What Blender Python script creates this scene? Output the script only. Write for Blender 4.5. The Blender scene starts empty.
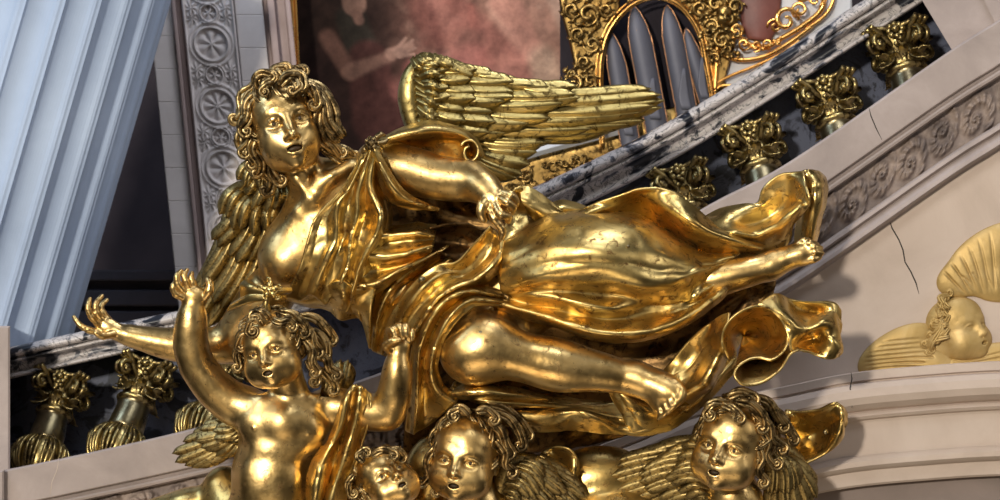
import bpy, math, random
import numpy as np
from mathutils import Vector

# ------------------------------------------------------------------ camera, light, exposure
S = 1/250.0          # metres per sculptor's unit
DC = 3500.0          # camera distance from the front plane, in the same units (14 m)
sc = bpy.context.scene
sc.view_settings.view_transform = 'Standard'
sc.view_settings.look = 'None'
sc.view_settings.gamma = 1
sc.view_settings.use_curve_mapping = False
sc.view_settings.exposure = 0.0
sc.cycles.use_denoising = True
sc.cycles.max_bounces = 6
sc.cycles.glossy_bounces = 5
sc.cycles.sample_clamp_indirect = 6.0

cam_data = bpy.data.cameras.new('camera')
cam = bpy.data.objects.new('camera', cam_data)
sc.collection.objects.link(cam)
cam.location = (0, -DC*S, 0)
cam.rotation_euler = (math.pi/2, 0, 0)
cam_data.sensor_width = 36
cam_data.lens = 36*DC/1000.0
cam_data.clip_end = 200
cam_data.dof.use_dof = True
cam_data.dof.focus_distance = DC*S - 0.36
cam_data.dof.aperture_fstop = 3.6
sc.camera = cam

world = bpy.data.worlds.new('church_interior')
sc.world = world
world.use_nodes = True
nt = world.node_tree
nt.nodes.clear()
w_out = nt.nodes.new('ShaderNodeOutputWorld')
w_bg = nt.nodes.new('ShaderNodeBackground')
w_tc = nt.nodes.new('ShaderNodeTexCoord')
w_no = nt.nodes.new('ShaderNodeTexNoise')
w_no.inputs['Scale'].default_value = 1.7
w_no.inputs['Detail'].default_value = 2.5
w_cr = nt.nodes.new('ShaderNodeValToRGB')
els = w_cr.color_ramp.elements
els[0].position = 0.44; els[0].color = (0.014, 0.011, 0.010, 1)
els[1].position = 0.69; els[1].color = (1.3, 1.2, 1.05, 1)
e = els.new(0.53); e.color = (0.10, 0.085, 0.07, 1)
e = els.new(0.60); e.color = (0.36, 0.32, 0.27, 1)
nt.links.new(w_tc.outputs['Generated'], w_no.inputs['Vector'])
nt.links.new(w_no.outputs['Fac'], w_cr.inputs['Fac'])
nt.links.new(w_cr.outputs['Color'], w_bg.inputs['Color'])
nt.links.new(w_bg.outputs['Background'], w_out.inputs['Surface'])
w_bg.inputs['Strength'].default_value = 0.5

def lamp(name, kind, loc, target, energy, color, size=1.0, size_y=None, angle=None):
    d = bpy.data.lights.new(name, kind)
    o = bpy.data.objects.new(name, d)
    sc.collection.objects.link(o)
    o.location = loc
    o.rotation_euler = (Vector(target)-Vector(loc)).to_track_quat('-Z', 'Y').to_euler()
    d.energy = energy; d.color = color
    if kind == 'AREA':
        d.shape = 'RECTANGLE'; d.size = size; d.size_y = size_y or size
    if angle is not None:
        d.angle = angle
    return o
lamp('sun', 'SUN', (-3.3, -10, 2.4), (0, 0, 0), 2.2, (1.0, 0.92, 0.78), angle=math.radians(3.5))
lamp('nave_light_left', 'AREA', (-7, -8, 4), (0, 0, 0), 350, (1.0, 0.94, 0.82), 3.2, 4.0)  # unseen area light added for highlights on the gold, upper left
lamp('nave_light_high', 'AREA', (1.5, -6, 8), (0, 0, 0), 190, (0.88, 0.93, 1.0), 4.0, 2.4)  # unseen area light added overhead for reflections in the gold
lamp('nave_light_right', 'AREA', (8, -5, 3), (0, 0, 0), 70, (0.95, 0.95, 1.0), 1.2, 3.0)  # unseen area light added at the right for reflections in the gold
lamp('low_bounce_fill', 'AREA', (-1, -5, -6), (0, 0, 0), 110, (1.0, 0.80, 0.55), 4.0, 3.0)  # added warm lamp below, standing in for the orange bounce in the folds
lamp('panel_fill_light', 'AREA', (1.2, -0.6, 6.0), (-1.2, 3.0, 0.4), 150, (0.86, 0.90, 1.0), 2.0, 2.0)  # unseen lamp added to brighten the pilaster panel
lamp('transept_window', 'AREA', (-5.5, -1.5, 4.5), (-2.0, 3.0, 0.5), 130, (0.52, 0.72, 1.0), 2.0, 3.0)

# ------------------------------------------------------------------ coordinates
def PW(p):
    """picture-plane position plus distance in front of the wall -> units (X, Y, Z)"""
    p = np.asarray(p, float)
    f = (DC-p[..., 2])/DC
    return np.stack([(p[..., 0]-500)*f, -p[..., 2], (250-p[..., 1])*f], -1)

# ------------------------------------------------------------------ node materials
def new_mat(name):
    m = bpy.data.materials.new(name); m.use_nodes = True
    n = m.node_tree; b = n.nodes['Principled BSDF']
    return m, n, b
def noise(n, scale, detail=4, rough=0.55, vec=None, dist=0.0):
    t = n.nodes.new('ShaderNodeTexNoise')
    t.inputs['Scale'].default_value = scale; t.inputs['Detail'].default_value = detail
    t.inputs['Roughness'].default_value = rough; t.inputs['Distortion'].default_value = dist
    if vec is None:
        tc = n.nodes.new('ShaderNodeTexCoord'); vec = tc.outputs['Object']
    n.links.new(vec, t.inputs['Vector'])
    return t.outputs['Fac']
def ramp(n, fac, stops):
    r = n.nodes.new('ShaderNodeValToRGB')
    e = r.color_ramp.elements
    while len(e) > 1: e.remove(e[-1])
    e[0].position = stops[0][0]; e[0].color = (*stops[0][1], 1)
    for p, c in stops[1:]:
        k = e.new(p); k.color = (*c, 1)
    n.links.new(fac, r.inputs['Fac'])
    return r.outputs['Color']
def bump(n, b, h, strength, dist=0.01, prev=None):
    k = n.nodes.new('ShaderNodeBump')
    k.inputs['Strength'].default_value = strength; k.inputs['Distance'].default_value = dist
    n.links.new(h, k.inputs['Height'])
    if prev is not None: n.links.new(prev, k.inputs['Normal'])
    n.links.new(k.outputs['Normal'], b.inputs['Normal'])
    return k.outputs['Normal']
def mix(n, fac, a, c, mode='MIX'):
    k = n.nodes.new('ShaderNodeMix'); k.data_type = 'RGBA'; k.blend_type = mode
    for s, v in ((k.inputs['Factor'], fac), (k.inputs['A'], a), (k.inputs['B'], c)):
        if isinstance(v, (int, float)): s.default_value = v
        elif isinstance(v, tuple): s.default_value = (*v, 1)
        else: n.links.new(v, s)
    return k.outputs['Result']

def gold(name, base, warm, dark, rough=0.27, dirt=0.45, bstr=0.25, bscale=60, dscale=26):
    m, n, b = new_mat(name)
    b.inputs['Metallic'].default_value = 1.0
    tone = ramp(n, noise(n, 4.0, 6, 0.65, dist=0.5), [(0.36, base), (0.52, tuple(0.5*(p+q) for p, q in zip(base, warm))), (0.66, warm)])
    fl = noise(n, dscale, 8, 0.72, dist=0.6)
    d = ramp(n, fl, [(dirt-0.10, (1, 1, 1)), (dirt, (0, 0, 0))])
    col = mix(n, d, tone, dark)
    # small black chips in the gilding
    ch = ramp(n, noise(n, 95, 3, 0.6), [(0.27, (1, 1, 1)), (0.30, (0, 0, 0))])
    col = mix(n, ch, col, (0.05, 0.03, 0.015))
    n.links.new(col, b.inputs['Base Color'])
    r = ramp(n, noise(n, 9, 6, 0.65), [(0.3, (rough*0.75,)*3), (0.7, (rough*1.35,)*3)])
    r2 = mix(n, d, r, (0.5, 0.5, 0.5))
    n.links.new(r2, b.inputs['Roughness'])
    nb = bump(n, b, noise(n, bscale, 5, 0.6), bstr*0.5, 0.004)
    bump(n, b, noise(n, 11, 3, 0.5), bstr, 0.012, nb)
    return m
M = {}
M['gold'] = gold('burnished_gilding', (0.72, 0.51, 0.22), (0.60, 0.39, 0.14), (0.20, 0.12, 0.05), 0.33, 0.445)
M['cloth'] = gold('gilded_drapery', (0.70, 0.53, 0.21), (0.62, 0.40, 0.12), (0.18, 0.10, 0.035), 0.32, 0.465)
M['hair'] = gold('dulled_gilding', (0.46, 0.34, 0.16), (0.42, 0.28, 0.12), (0.07, 0.045, 0.02), 0.38, 0.53, 0.4)
M['wing'] = gold('aged_green_gilding', (0.46, 0.36, 0.14), (0.38, 0.28, 0.10), (0.09, 0.06, 0.02), 0.36, 0.47, 0.4)
M['fold_shade'] = gold('fold_shade_gilding', (0.24, 0.14, 0.05), (0.14, 0.08, 0.035), (0.05, 0.03, 0.015), 0.45, 0.5, 0.5)  # shade of the deep folds put into the gilding colour
M['organ'] = gold('organ_gilding', (0.42, 0.28, 0.10), (0.34, 0.20, 0.06), (0.05, 0.03, 0.012), 0.34, 0.50, 0.3)
M['smallwing'] = gold('dark_wing_gilding', (0.36, 0.27, 0.11), (0.30, 0.21, 0.08), (0.09, 0.06, 0.025), 0.40, 0.50, 0.5, dscale=70)
M['bronze'] = gold('dark_bronze', (0.20, 0.17, 0.10), (0.26, 0.21, 0.12), (0.07, 0.06, 0.04), 0.30, 0.40)
M['capgold'] = gold('antique_gilding', (0.42, 0.33, 0.14), (0.34, 0.25, 0.10), (0.06, 0.04, 0.02), 0.32, 0.52, 0.3)
def matte(name, stops, scale, rough=0.6, b2=0.2, bscale=40, metal=0.0, spec=0.4, blocks=None):
    m, n, b = new_mat(name)
    col = ramp(n, noise(n, scale, 7, 0.62, dist=0.4), stops)
    n.links.new(col, b.inputs['Base Color'])
    b.inputs['Roughness'].default_value = rough; b.inputs['Metallic'].default_value = metal
    b.inputs['Specular IOR Level'].default_value = spec
    bump(n, b, noise(n, bscale, 6, 0.6), b2, 0.004)
    return m
M['relief'] = matte('matt_gold_leaf', [(0.3, (0.36, 0.24, 0.08)), (0.5, (0.47, 0.32, 0.12)), (0.7, (0.54, 0.39, 0.18))], 6, 0.5, 0.5, 30, 0.45)
M['stone'] = matte('pink_grey_stone', [(0.3, (0.29, 0.24, 0.225)), (0.5, (0.35, 0.29, 0.27)), (0.72, (0.43, 0.36, 0.34))], 4, 0.75)
M['ashlar'] = matte('warm_ashlar', [(0.3, (0.44, 0.355, 0.30)), (0.5, (0.51, 0.415, 0.355)), (0.72, (0.57, 0.475, 0.415))], 2.5, 0.8)
M['frieze'] = matte('weathered_frieze_stone', [(0.35, (0.12, 0.095, 0.09)), (0.5, (0.24, 0.19, 0.17)), (0.68, (0.38, 0.30, 0.26))], 7, 0.65, 0.4)
M['pale'] = matte('pale_fluted_stone', [(0.3, (0.30, 0.37, 0.50)), (0.7, (0.38, 0.46, 0.60))], 2, 0.7)
M['panel'] = matte('carved_pilaster_stone', [(0.3, (0.50, 0.46, 0.45)), (0.7, (0.66, 0.61, 0.60))], 3, 0.8)
M['jamb'] = matte('mauve_stone_moulding', [(0.3, (0.28, 0.21, 0.20)), (0.7, (0.40, 0.31, 0.30))], 3, 0.7)
M['shadow'] = matte('void_shade', [(0.3, (0.020, 0.017, 0.022)), (0.7, (0.036, 0.03, 0.036))], 2, 0.9, spec=0.05)  # shade of the void behind put into a near-black colour
M['pewter'] = matte('grey_pipe_metal', [(0.3, (0.07, 0.07, 0.09)), (0.7, (0.11, 0.11, 0.135))], 2, 0.55, 0.1, 20, 0.35)
M['white'] = matte('cream_painted_wood', [(0.3, (0.45, 0.46, 0.50)), (0.7, (0.62, 0.62, 0.64))], 3, 0.5)
M['oxblood'] = matte('oxblood_paint', [(0.3, (0.10, 0.035, 0.03)), (0.7, (0.20, 0.07, 0.055))], 3, 0.5)
def marble(name, white, grey, dark, scale, w1, w2):
    m, n, b = new_mat(name)
    a = noise(n, scale, 9, 0.62, dist=1.6)
    base = ramp(n, a, [(0.42, dark), (0.455, grey), (0.475, white), (0.60, white), (0.63, dark)])
    v = noise(n, scale*2.3, 8, 0.6, dist=2.2)
    vein = ramp(n, v, [(w1, (0, 0, 0)), ((w1+w2)/2, (1, 1, 1)), (w2, (0, 0, 0))])
    n.links.new(mix(n, vein, base, dark), b.inputs['Base Color'])
    b.inputs['Roughness'].default_value = 0.3
    bump(n, b, a, 0.1, 0.003)
    return m
M['rail'] = marble('black_veined_white_marble', (0.48, 0.44, 0.43), (0.18, 0.18, 0.21), (0.012, 0.014, 0.022), 4.2, 0.47, 0.52)
M['navy'] = marble('dark_blue_marble', (0.075, 0.085, 0.13), (0.024, 0.028, 0.05), (0.010, 0.012, 0.022), 5, 0.49, 0.505)

# ------------------------------------------------------------------ objects
def tag(o, label=None, cat=None, group=None, kind=None):
    if label: o['label'] = label
    if cat: o['category'] = cat
    if group: o['group'] = group
    if kind: o['kind'] = kind
    return o
def empty(name, at, label, cat, group=None):
    o = bpy.data.objects.new(name, None)
    sc.collection.objects.link(o)
    o.location = [float(v)*S for v in PW(at)]
    o.empty_display_size = 0.05
    return tag(o, label, cat, group)
def mesh(name, V, F, mat, parent=None, smooth=True, org=None):
    """V in units; org = the object's own origin in units"""
    V = np.asarray(V, float)
    if parent is not None:
        o0 = np.array(parent_world(parent))/S
    else:
        o0 = V.mean(0) if org is None else np.asarray(org, float)
    me = bpy.data.meshes.new(name)
    W = (V-o0)*S
    if isinstance(F, np.ndarray):
        F = F.tolist()
    me.from_pydata(W.tolist(), [], F)
    me.update()
    if smooth:
        me.polygons.foreach_set('use_smooth', [True]*len(me.polygons))
    me.materials.append(mat)
    o = bpy.data.objects.new(name, me)
    sc.collection.objects.link(o)
    if parent is not None: o.parent = parent
    else: o.location = o0*S
    return o
def parent_world(p):
    v = Vector(p.location)
    while p.parent is not None:
        p = p.parent; v += p.location
    return v
def structure(o): return tag(o, kind='structure')
class Bag:
    """collects vertices and faces of ONE mesh"""
    def __init__(s): s.V = []; s.F = []; s.n = 0
    def add(s, V, F):
        V = np.asarray(V, float).reshape(-1, 3)
        s.V.append(V)
        b = s.n
        s.F += [[int(i)+b for i in f] for f in F]
        s.n += len(V)
    def build(s, name, mat, parent=None, smooth=True, org=None):
        return mesh(name, np.concatenate(s.V), s.F, mat, parent, smooth, org)

# ------------------------------------------------------------------ curves
def crom(P, n):
    """Catmull-Rom through the rows of P, resampled to n"""
    P = np.asarray(P, float)
    k = len(P)
    if k == 1: return np.repeat(P, n, 0)
    E = np.concatenate([[2*P[0]-P[1]], P, [2*P[-1]-P[-2]]])
    t = np.linspace(0, k-1, n)
    i = np.minimum(t.astype(int), k-2); f = (t-i)
    f = f.reshape((-1,)+(1,)*(P.ndim-1))
    a, b, c, d = E[i], E[i+1], E[i+2], E[i+3]
    return 0.5*((2*b)+(-a+c)*f+(2*a-5*b+4*c-d)*f*f+(-a+3*b-3*c+d)*f**3)
def tube(path, radii, seg=10, flat=1.0, grooves=0, gamp=0.0, twist=0.0, up=None):
    """closed tube along a path in units"""
    P = np.asarray(path, float); n = len(P)
    R = np.interp(np.linspace(0, 1, n), np.linspace(0, 1, len(radii)), radii) if len(radii) != n else np.asarray(radii, float)
    T = np.gradient(P, axis=0); T /= np.linalg.norm(T, axis=1)[:, None]+1e-9
    u = np.array(up if up is not None else (0.0, -1.0, 0.0), float)
    u = u - T[0]*np.dot(u, T[0])
    if np.linalg.norm(u) < 1e-3: u = np.cross(T[0], (0, 0, 1.0))
    u /= np.linalg.norm(u)
    V = []
    ang = np.linspace(0, 2*math.pi, seg, endpoint=False)
    for i in range(n):
        u = u - T[i]*np.dot(u, T[i]); u /= np.linalg.norm(u)+1e-9
        w = np.cross(T[i], u)
        a = ang
        g = 1+gamp*np.cos(grooves*a+twist*i/n) if grooves else np.ones(seg)
        V.append(P[i]+(np.cos(a)*g*R[i]*flat)[:, None]*u+(np.sin(a)*g*R[i])[:, None]*w)
    V = np.concatenate(V+[P[:1], P[-1:]])
    F = []
    for i in range(n-1):
        for j in range(seg):
            k = (j+1) % seg
            F.append((i*seg+j, i*seg+k, (i+1)*seg+k, (i+1)*seg+j))
    for j in range(seg):
        k = (j+1) % seg
        F.append((n*seg, k, j)); F.append((n*seg+1, (n-1)*seg+j, (n-1)*seg+k))
    return V, F
def grid_faces(nu, nv, flip=False):
    i, j = np.meshgrid(np.arange(nu-1), np.arange(nv-1), indexing='ij')
    a = (i*nv+j).ravel(); F = np.stack([a, a+1, a+nv+1, a+nv], 1)
    return F[:, ::-1] if flip else F
def shell(G, thick):
    """grid of points (nu, nv, 3) in units -> closed sheet with a rounded lip"""
    nu, nv = G.shape[:2]
    du = np.gradient(G, axis=0); dv = np.gradient(G, axis=1)
    N = np.cross(du, dv); N /= np.linalg.norm(N, axis=2)[..., None]+1e-9
    A = (G+N*thick/2).reshape(-1, 3); B = (G-N*thick/2).reshape(-1, 3)
    F = [tuple(f) for f in grid_faces(nu, nv)] + [tuple(f+nu*nv) for f in grid_faces(nu, nv, True)]
    loop = [(i, 0) for i in range(nu-1)]+[(nu-1, j) for j in range(nv-1)]+[(i, nv-1) for i in range(nu-1, 0, -1)]+[(0, j) for j in range(nv-1, 0, -1)]
    mid = []
    for i, j in loop:
        o = np.zeros(3)
        if i == 0: o -= du[i, j]/(np.linalg.norm(du[i, j])+1e-9)
        if i == nu-1: o += du[i, j]/(np.linalg.norm(du[i, j])+1e-9)
        if j == 0: o -= dv[i, j]/(np.linalg.norm(dv[i, j])+1e-9)
        if j == nv-1: o += dv[i, j]/(np.linalg.norm(dv[i, j])+1e-9)
        mid.append(G[i, j]+o/(np.linalg.norm(o)+1e-9)*thick*0.55)
    b = 2*nu*nv; L = len(loop)
    for q in range(L):
        r = (q+1) % L
        a0 = loop[q][0]*nv+loop[q][1]; a1 = loop[r][0]*nv+loop[r][1]
        F.append((a0, a1, b+r, b+q)); F.append((b+q, b+r, a1+nu*nv, a0+nu*nv))
    return np.concatenate([A, B, np.array(mid)]), F
def loft(rows, nu=40, nv=40, thick=2.6, disp=None):
    """cloth through rows of (x, y, d): smooth both ways; disp(u, v) pushes it along its normal"""
    R = np.stack([crom(r, nv) for r in rows])
    G = crom(R, nu)
    G = PW(G)
    if disp is not None:
        du = np.gradient(G, axis=0); dv = np.gradient(G, axis=1)
        N = np.cross(du, dv); N /= np.linalg.norm(N, axis=2)[..., None]+1e-9
        N = np.where((N[..., 1:2] > 0), -N, N)
        u, v = np.meshgrid(np.linspace(0, 1, nu), np.linspace(0, 1, nv), indexing='ij')
        if getattr(disp, 'phys', False):      # dents keep their size whatever the size of the cloth
            Lu = np.linalg.norm(du, axis=2).sum(0).mean(); Lv = np.linalg.norm(dv, axis=2).sum(1).mean()
            u, v = u*Lu, v*Lv
        G = G+N*disp(u, v)[..., None]
    return shell(G, thick)

# ------------------------------------------------------------------ implicit sculpting
def rot(axis, deg):
    a = math.radians(deg); c, s = math.cos(a), math.sin(a)
    if axis == 'x': return np.array([[1, 0, 0], [0, c, -s], [0, s, c]])
    if axis == 'y': return np.array([[c, 0, s], [0, 1, 0], [-s, 0, c]])
    return np.array([[c, -s, 0], [s, c, 0], [0, 0, 1]])
class Clay:
    def __init__(s): s.ops = []
    def _add(s, f, lo, hi, k, mode): s.ops.append((f, np.array(lo, float), np.array(hi, float), k, mode))
    def ell(s, c, r, R=None, k=4.0, mode='u'):
        c = np.asarray(c, float); r = np.asarray(r, float)*np.ones(3)
        R = np.eye(3) if R is None else R
        ext = np.sqrt(((R*r)**2).sum(1))
        Ri = R.T
        def f(X, Y, Z):
            x, y, z = X-c[0], Y-c[1], Z-c[2]
            a = (Ri[0, 0]*x+Ri[0, 1]*y+Ri[0, 2]*z)/r[0]
            b = (Ri[1, 0]*x+Ri[1, 1]*y+Ri[1, 2]*z)/r[1]
            g = (Ri[2, 0]*x+Ri[2, 1]*y+Ri[2, 2]*z)/r[2]
            k0 = np.sqrt(a*a+b*b+g*g)
            k1 = np.sqrt((a/r[0])**2+(b/r[1])**2+(g/r[2])**2)+1e-9
            return k0*(k0-1)/k1
        s._add(f, c-ext, c+ext, k, mode)
    def cone(s, a, b, ra, rb, k=4.0, mode='u'):
        a = np.asarray(a, float); b = np.asarray(b, float); m = max(ra, rb)
        d = b-a; L = float(d@d)+1e-9
        def f(X, Y, Z):
            t = np.clip(((X-a[0])*d[0]+(Y-a[1])*d[1]+(Z-a[2])*d[2])/L, 0, 1)
            x = X-a[0]-t*d[0]; y = Y-a[1]-t*d[1]; z = Z-a[2]-t*d[2]
            return np.sqrt(x*x+y*y+z*z)-(ra+(rb-ra)*t)
        s._add(f, np.minimum(a, b)-m, np.maximum(a, b)+m, k, mode)
    def chain(s, P, R, k=4.0, mode='u', n=None):
        P = np.asarray(P, float)
        if n:
            R = np.interp(np.linspace(0, 1, n), np.linspace(0, 1, len(P)), R*np.ones(len(P)) if np.isscalar(R) else R)
            P = crom(P, n)
        R = np.ones(len(P))*R if np.isscalar(R) else R
        kk = .35*float(np.mean(R))
        def seg_f(A, B, RA, RB):
            ds = [(A[i], B[i]-A[i], float((B[i]-A[i])@(B[i]-A[i]))+1e-9, RA[i], RB[i]) for i in range(len(A))]
            def f(X, Y, Z):
                out = None
                for a, d, L, ra, rb in ds:
                    t = np.clip(((X-a[0])*d[0]+(Y-a[1])*d[1]+(Z-a[2])*d[2])/L, 0, 1)
                    x = X-a[0]-t*d[0]; y = Y-a[1]-t*d[1]; z = Z-a[2]-t*d[2]
                    q = np.sqrt(x*x+y*y+z*z)-(ra+(rb-ra)*t)
                    if out is None: out = q
                    else:
                        hh = np.maximum(kk-np.abs(out-q), 0)/kk
                        out = np.minimum(out, q)-hh*hh*kk*.25
                return out+kk*.12
            return f
        m = max(R)
        s._add(seg_f(P[:-1], P[1:], R[:-1], R[1:]), P.min(0)-m, P.max(0)+m, k, mode)
    def grow(s, lo, hi, h, disp=None):
        """iso-surface of the clay inside a box"""
        lo = np.asarray(lo, float); hi = np.asarray(hi, float)
        n = np.maximum(((hi-lo)/h).astype(int)+1, 4)
        ax = [(lo[i]+h*np.arange(n[i])).astype(np.float32) for i in range(3)]
        D = np.full(n, 50.0, np.float32)
        for f, a, b, k, mode in s.ops:
            m = k+3*h
            i0 = np.clip(np.floor((a-m-lo)/h).astype(int), 0, n); i1 = np.clip(np.ceil((b+m-lo)/h).astype(int)+1, 0, n)
            if (i1 <= i0).any(): continue
            sl = tuple(slice(i0[i], i1[i]) for i in range(3))
            X = ax[0][sl[0]][:, None, None]; Y = ax[1][sl[1]][None, :, None]; Z = ax[2][sl[2]][None, None, :]
            q = f(X, Y, Z).astype(np.float32)
            A = D[sl]
            if mode == 'u':
                hh = np.maximum(k-np.abs(A-q), 0)/k
                D[sl] = np.minimum(A, q)-hh*hh*k*0.25
            else:
                q = -q
                hh = np.maximum(k-np.abs(A-q), 0)/k
                D[sl] = np.maximum(A, q)+hh*hh*k*0.25
        return nets(D, lo, h)
def nets(D, lo, h):
    n = np.array(D.shape)
    neg = D < 0
    c = np.zeros(n-1, np.int8)
    for a in (0, 1):
        for b in (0, 1):
            for g in (0, 1):
                c += neg[a:n[0]-1+a, b:n[1]-1+b, g:n[2]-1+g]
    act = (c > 0) & (c < 8)
    I = np.argwhere(act)
    idx = np.full(n-1, -1, np.int32); idx[act] = np.arange(len(I))
    acc = np.zeros((len(I), 3)); cnt = np.zeros(len(I))
    cor = [(a, b, g) for a in (0, 1) for b in (0, 1) for g in (0, 1)]
    val = {q: D[I[:, 0]+q[0], I[:, 1]+q[1], I[:, 2]+q[2]].astype(float) for q in cor}
    for q in cor:
        for ax in range(3):
            if q[ax] == 0:
                r = list(q); r[ax] = 1; r = tuple(r)
                v0, v1 = val[q], val[r]
                x = (v0 < 0) != (v1 < 0)
                t = np.where(x, v0/np.where(x, v0-v1, 1), 0)
                p = np.array(q, float)[None]+np.zeros((len(I), 3)); p[:, ax] += t
                acc += p*x[:, None]; cnt += x
    V = (I+acc/cnt[:, None])*h+lo
    F = []
    for ax in range(3):
        a1, a2 = [(1, 2), (2, 0), (0, 1)][ax]
        s0 = [slice(1, m-1) for m in n]; s1 = list(s0)
        s0[ax] = slice(0, n[ax]-1); s1[ax] = slice(1, n[ax])
        A = neg[tuple(s0)]; B = neg[tuple(s1)]
        for sign in (0, 1):
            E = np.argwhere((A & ~B) if sign == 0 else (~A & B))
            off = np.ones(3, int); off[ax] = 0
            E = E+off
            def cell(o1, o2):
                e = E.copy(); e[:, a1] -= o1; e[:, a2] -= o2
                return idx[e[:, 0], e[:, 1], e[:, 2]]
            q = np.stack([cell(1, 1), cell(0, 1), cell(0, 0), cell(1, 0)], 1)
            if sign: q = q[:, ::-1]
            F.append(q[(q >= 0).all(1)])
    return V, np.concatenate(F)

# ------------------------------------------------------------------ heads
class Frame:
    def __init__(s, c, size, yaw=0, pitch=0, roll=0):
        """c = (x, y, d); yaw turns the face to the picture's right, pitch lifts it, roll leans the crown to the right"""
        s.c = PW(c); s.s = size
        s.R = rot('y', roll)@rot('z', yaw)@rot('x', -pitch)@np.diag([1.0, -1.0, 1.0])
    def __call__(s, *p):
        p = np.asarray(p, float)
        if p.ndim == 2 and p.shape[0] == 1: p = p[0]
        return s.c+(p*s.s)@s.R.T
def sculpt_head(K, fr, child=0.0, mouth=1.0, ears=True):
    """clay ops for a head with eyes, nose, lips, ears; child 0..1"""
    q = fr.s; R = fr.R; L = lambda a, b: a+(b-a)*child
    def ell(c, r, k, mode='u', RR=None):
        K.ell(fr(*c), np.array(r)*q, R if RR is None else R@RR, k*q, mode)
    def ch(P, rad, k, mode='u', n=None):
        K.chain([fr(*p) for p in P], np.array(rad)*q if not np.isscalar(rad) else rad*q, k*q, mode, n)
    w = L(1.0, 1.12)
    ez = L(0.0, -0.08); ex = L(0.262, 0.285)
    ell((0, -0.14, 0.28), (0.68*w, 0.82, 0.70), .1)
    ell((0, 0.22, -0.16), (0.55*w, 0.58, 0.70), .25)
    ell((0, 0.35, 0.36), (0.52*w, 0.42, 0.44), .25)
    ell((0, 0.30, -0.56), (L(0.355, 0.46), 0.42, 0.34), .3)
    ell((0, L(0.60, .57), L(-0.84, -.80)), (.15, .15, .13), .2)
    for s in (-1, 1):
        ell((s*L(0.31, .35), L(0.44, .42), L(-0.30, -.42)), (L(.20, .28), .26, L(.24, .28)), .25)
        ell((s*L(.35, .42), 0.12, -0.48), (.15, .32, .27), .3)
    ell((0, 0.56, -0.52), (.26, .25, .24), .2)
    ell((0, 0.62, ez-.08), (.13, .20, .26), .15)
    # eye hollows, brow, balls, lids
    for s in (-1, 1):
        ell((s*(ex+.01), 0.80, ez-.01), (.16, .15, .10), .13, 's')
    for s in (-1, 1):
        ch([(s*.09, .70, ez+.15), (s*.2, .72, ez+.205), (s*.33, .655, ez+.215), (s*.45, .52, ez+.15)], [.03, .042, .042, .03], .18, n=9)
        ell((s*ex, .575, ez-.005), (.145, .14, .115), .05)
        a = .145
        ch([(s*(ex-a), .655, ez-.02), (s*(ex-.07), .735, ez+.062), (s*(ex+.04), .730, ez+.072), (s*(ex+a+.01), .60, ez+.0)], [.016, .026, .026, .018], .05, n=9)
        ch([(s*(ex-a*.8), .705, ez+.015), (s*(ex-.05), .735, ez+.035), (s*(ex+.03), .735, ez+.038), (s*(ex+a*.8), .64, ez+.005)], [.010, .013, .013, .010], .012, 's', n=9)
        ell((s*ex, .715, ez-.008), (.046, .018, .044), .02, 's')
    # nose
    zt = L(-.33, -.35)
    ch([(0, .70, ez+.16), (0, .80, ez-.06), (0, L(.96, .89), zt+.04)], [.062, .06, L(.078, .08)], .14)
    ell((0, L(.97, .90), zt), (L(.082, .092), .10, .08), .06)
    for s in (-1, 1):
        ell((s*.092, L(.85, .80), zt-.03), (L(.060, .052), .085, L(.056, .048)), .06)
        ell((s*.050, L(.93, .86), zt-.085), (.030, .045, .03), .02, 's')
    # lips
    zm = L(-.575, -.60); yl = .775; mw = L(.215, .165); op = .042*mouth
    ch([(-mw, yl-.08, zm), (-.08, yl-.0, zm+.045+op), (0, yl+.015, zm+.032+op), (.08, yl-.0, zm+.045+op), (mw, yl-.08, zm)], [.016, .036, .034, .036, .016], .045, n=11)
    ch([(-mw*.9, yl-.08, zm-.005), (-.07, yl-.02, zm-.055-op), (0, yl-.01, zm-.062-op), (.07, yl-.02, zm-.055-op), (mw*.9, yl-.08, zm-.005)], [.016, .038, .046, .038, .016], .045, n=11)
    ell((0, yl-.06, zm-.008), (mw*.74, .34, .014+op), .02, 's')
    for s in ((-1, 1) if ears else ()):
        ell((s*.62*w, -.05, -.12), (.06, .13, .19), .06)
        ell((s*.69*w, -.01, -.10), (.05, .06, .11), .03, 's')
def head_box(fr, m=1.15):
    return fr.c-fr.s*m, fr.c+fr.s*m
# ================================================================== THE SETTING
def curve_y(pts):
    X = np.array([p[0] for p in pts], float); Y = np.array([p[1] for p in pts], float)
    n = 400
    Q = crom(np.stack([X, Y], 1), n)
    return lambda x: np.interp(x, Q[:, 0], Q[:, 1])
BASE = curve_y([(-80, 486), (68, 457), (207, 425), (330, 390), (450, 345), (600, 272), (705, 207), (792, 160), (945, 54), (1000, 19), (1080, -34)])
HAND = curve_y([(-80, 366), (10, 347), (110, 325), (240, 296), (400, 246), (545, 182), (680, 115), (868, -3), (960, -64), (1080, -145)])
ARCH = curve_y([(430, 540), (520, 478), (640, 430), (700, 405), (790, 385), (850, 373), (920, 366), (1000, 361), (1080, 362)])
def moulding(top, profile, x0, x1, nx=160, scale=None):
    """a run of moulded stone: profile of (drop below the top line, d)"""
    xs = np.linspace(x0, x1, nx)
    G = np.zeros((nx, len(profile), 3))
    for i, x in enumerate(xs):
        k = 1.0 if scale is None else scale(x)
        for j, (n, d) in enumerate(profile):
            G[i, j] = (x, top(x)+n*k, d)
    V = PW(G).reshape(-1, 3)
    return V, grid_faces(nx, len(profile), True)
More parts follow.
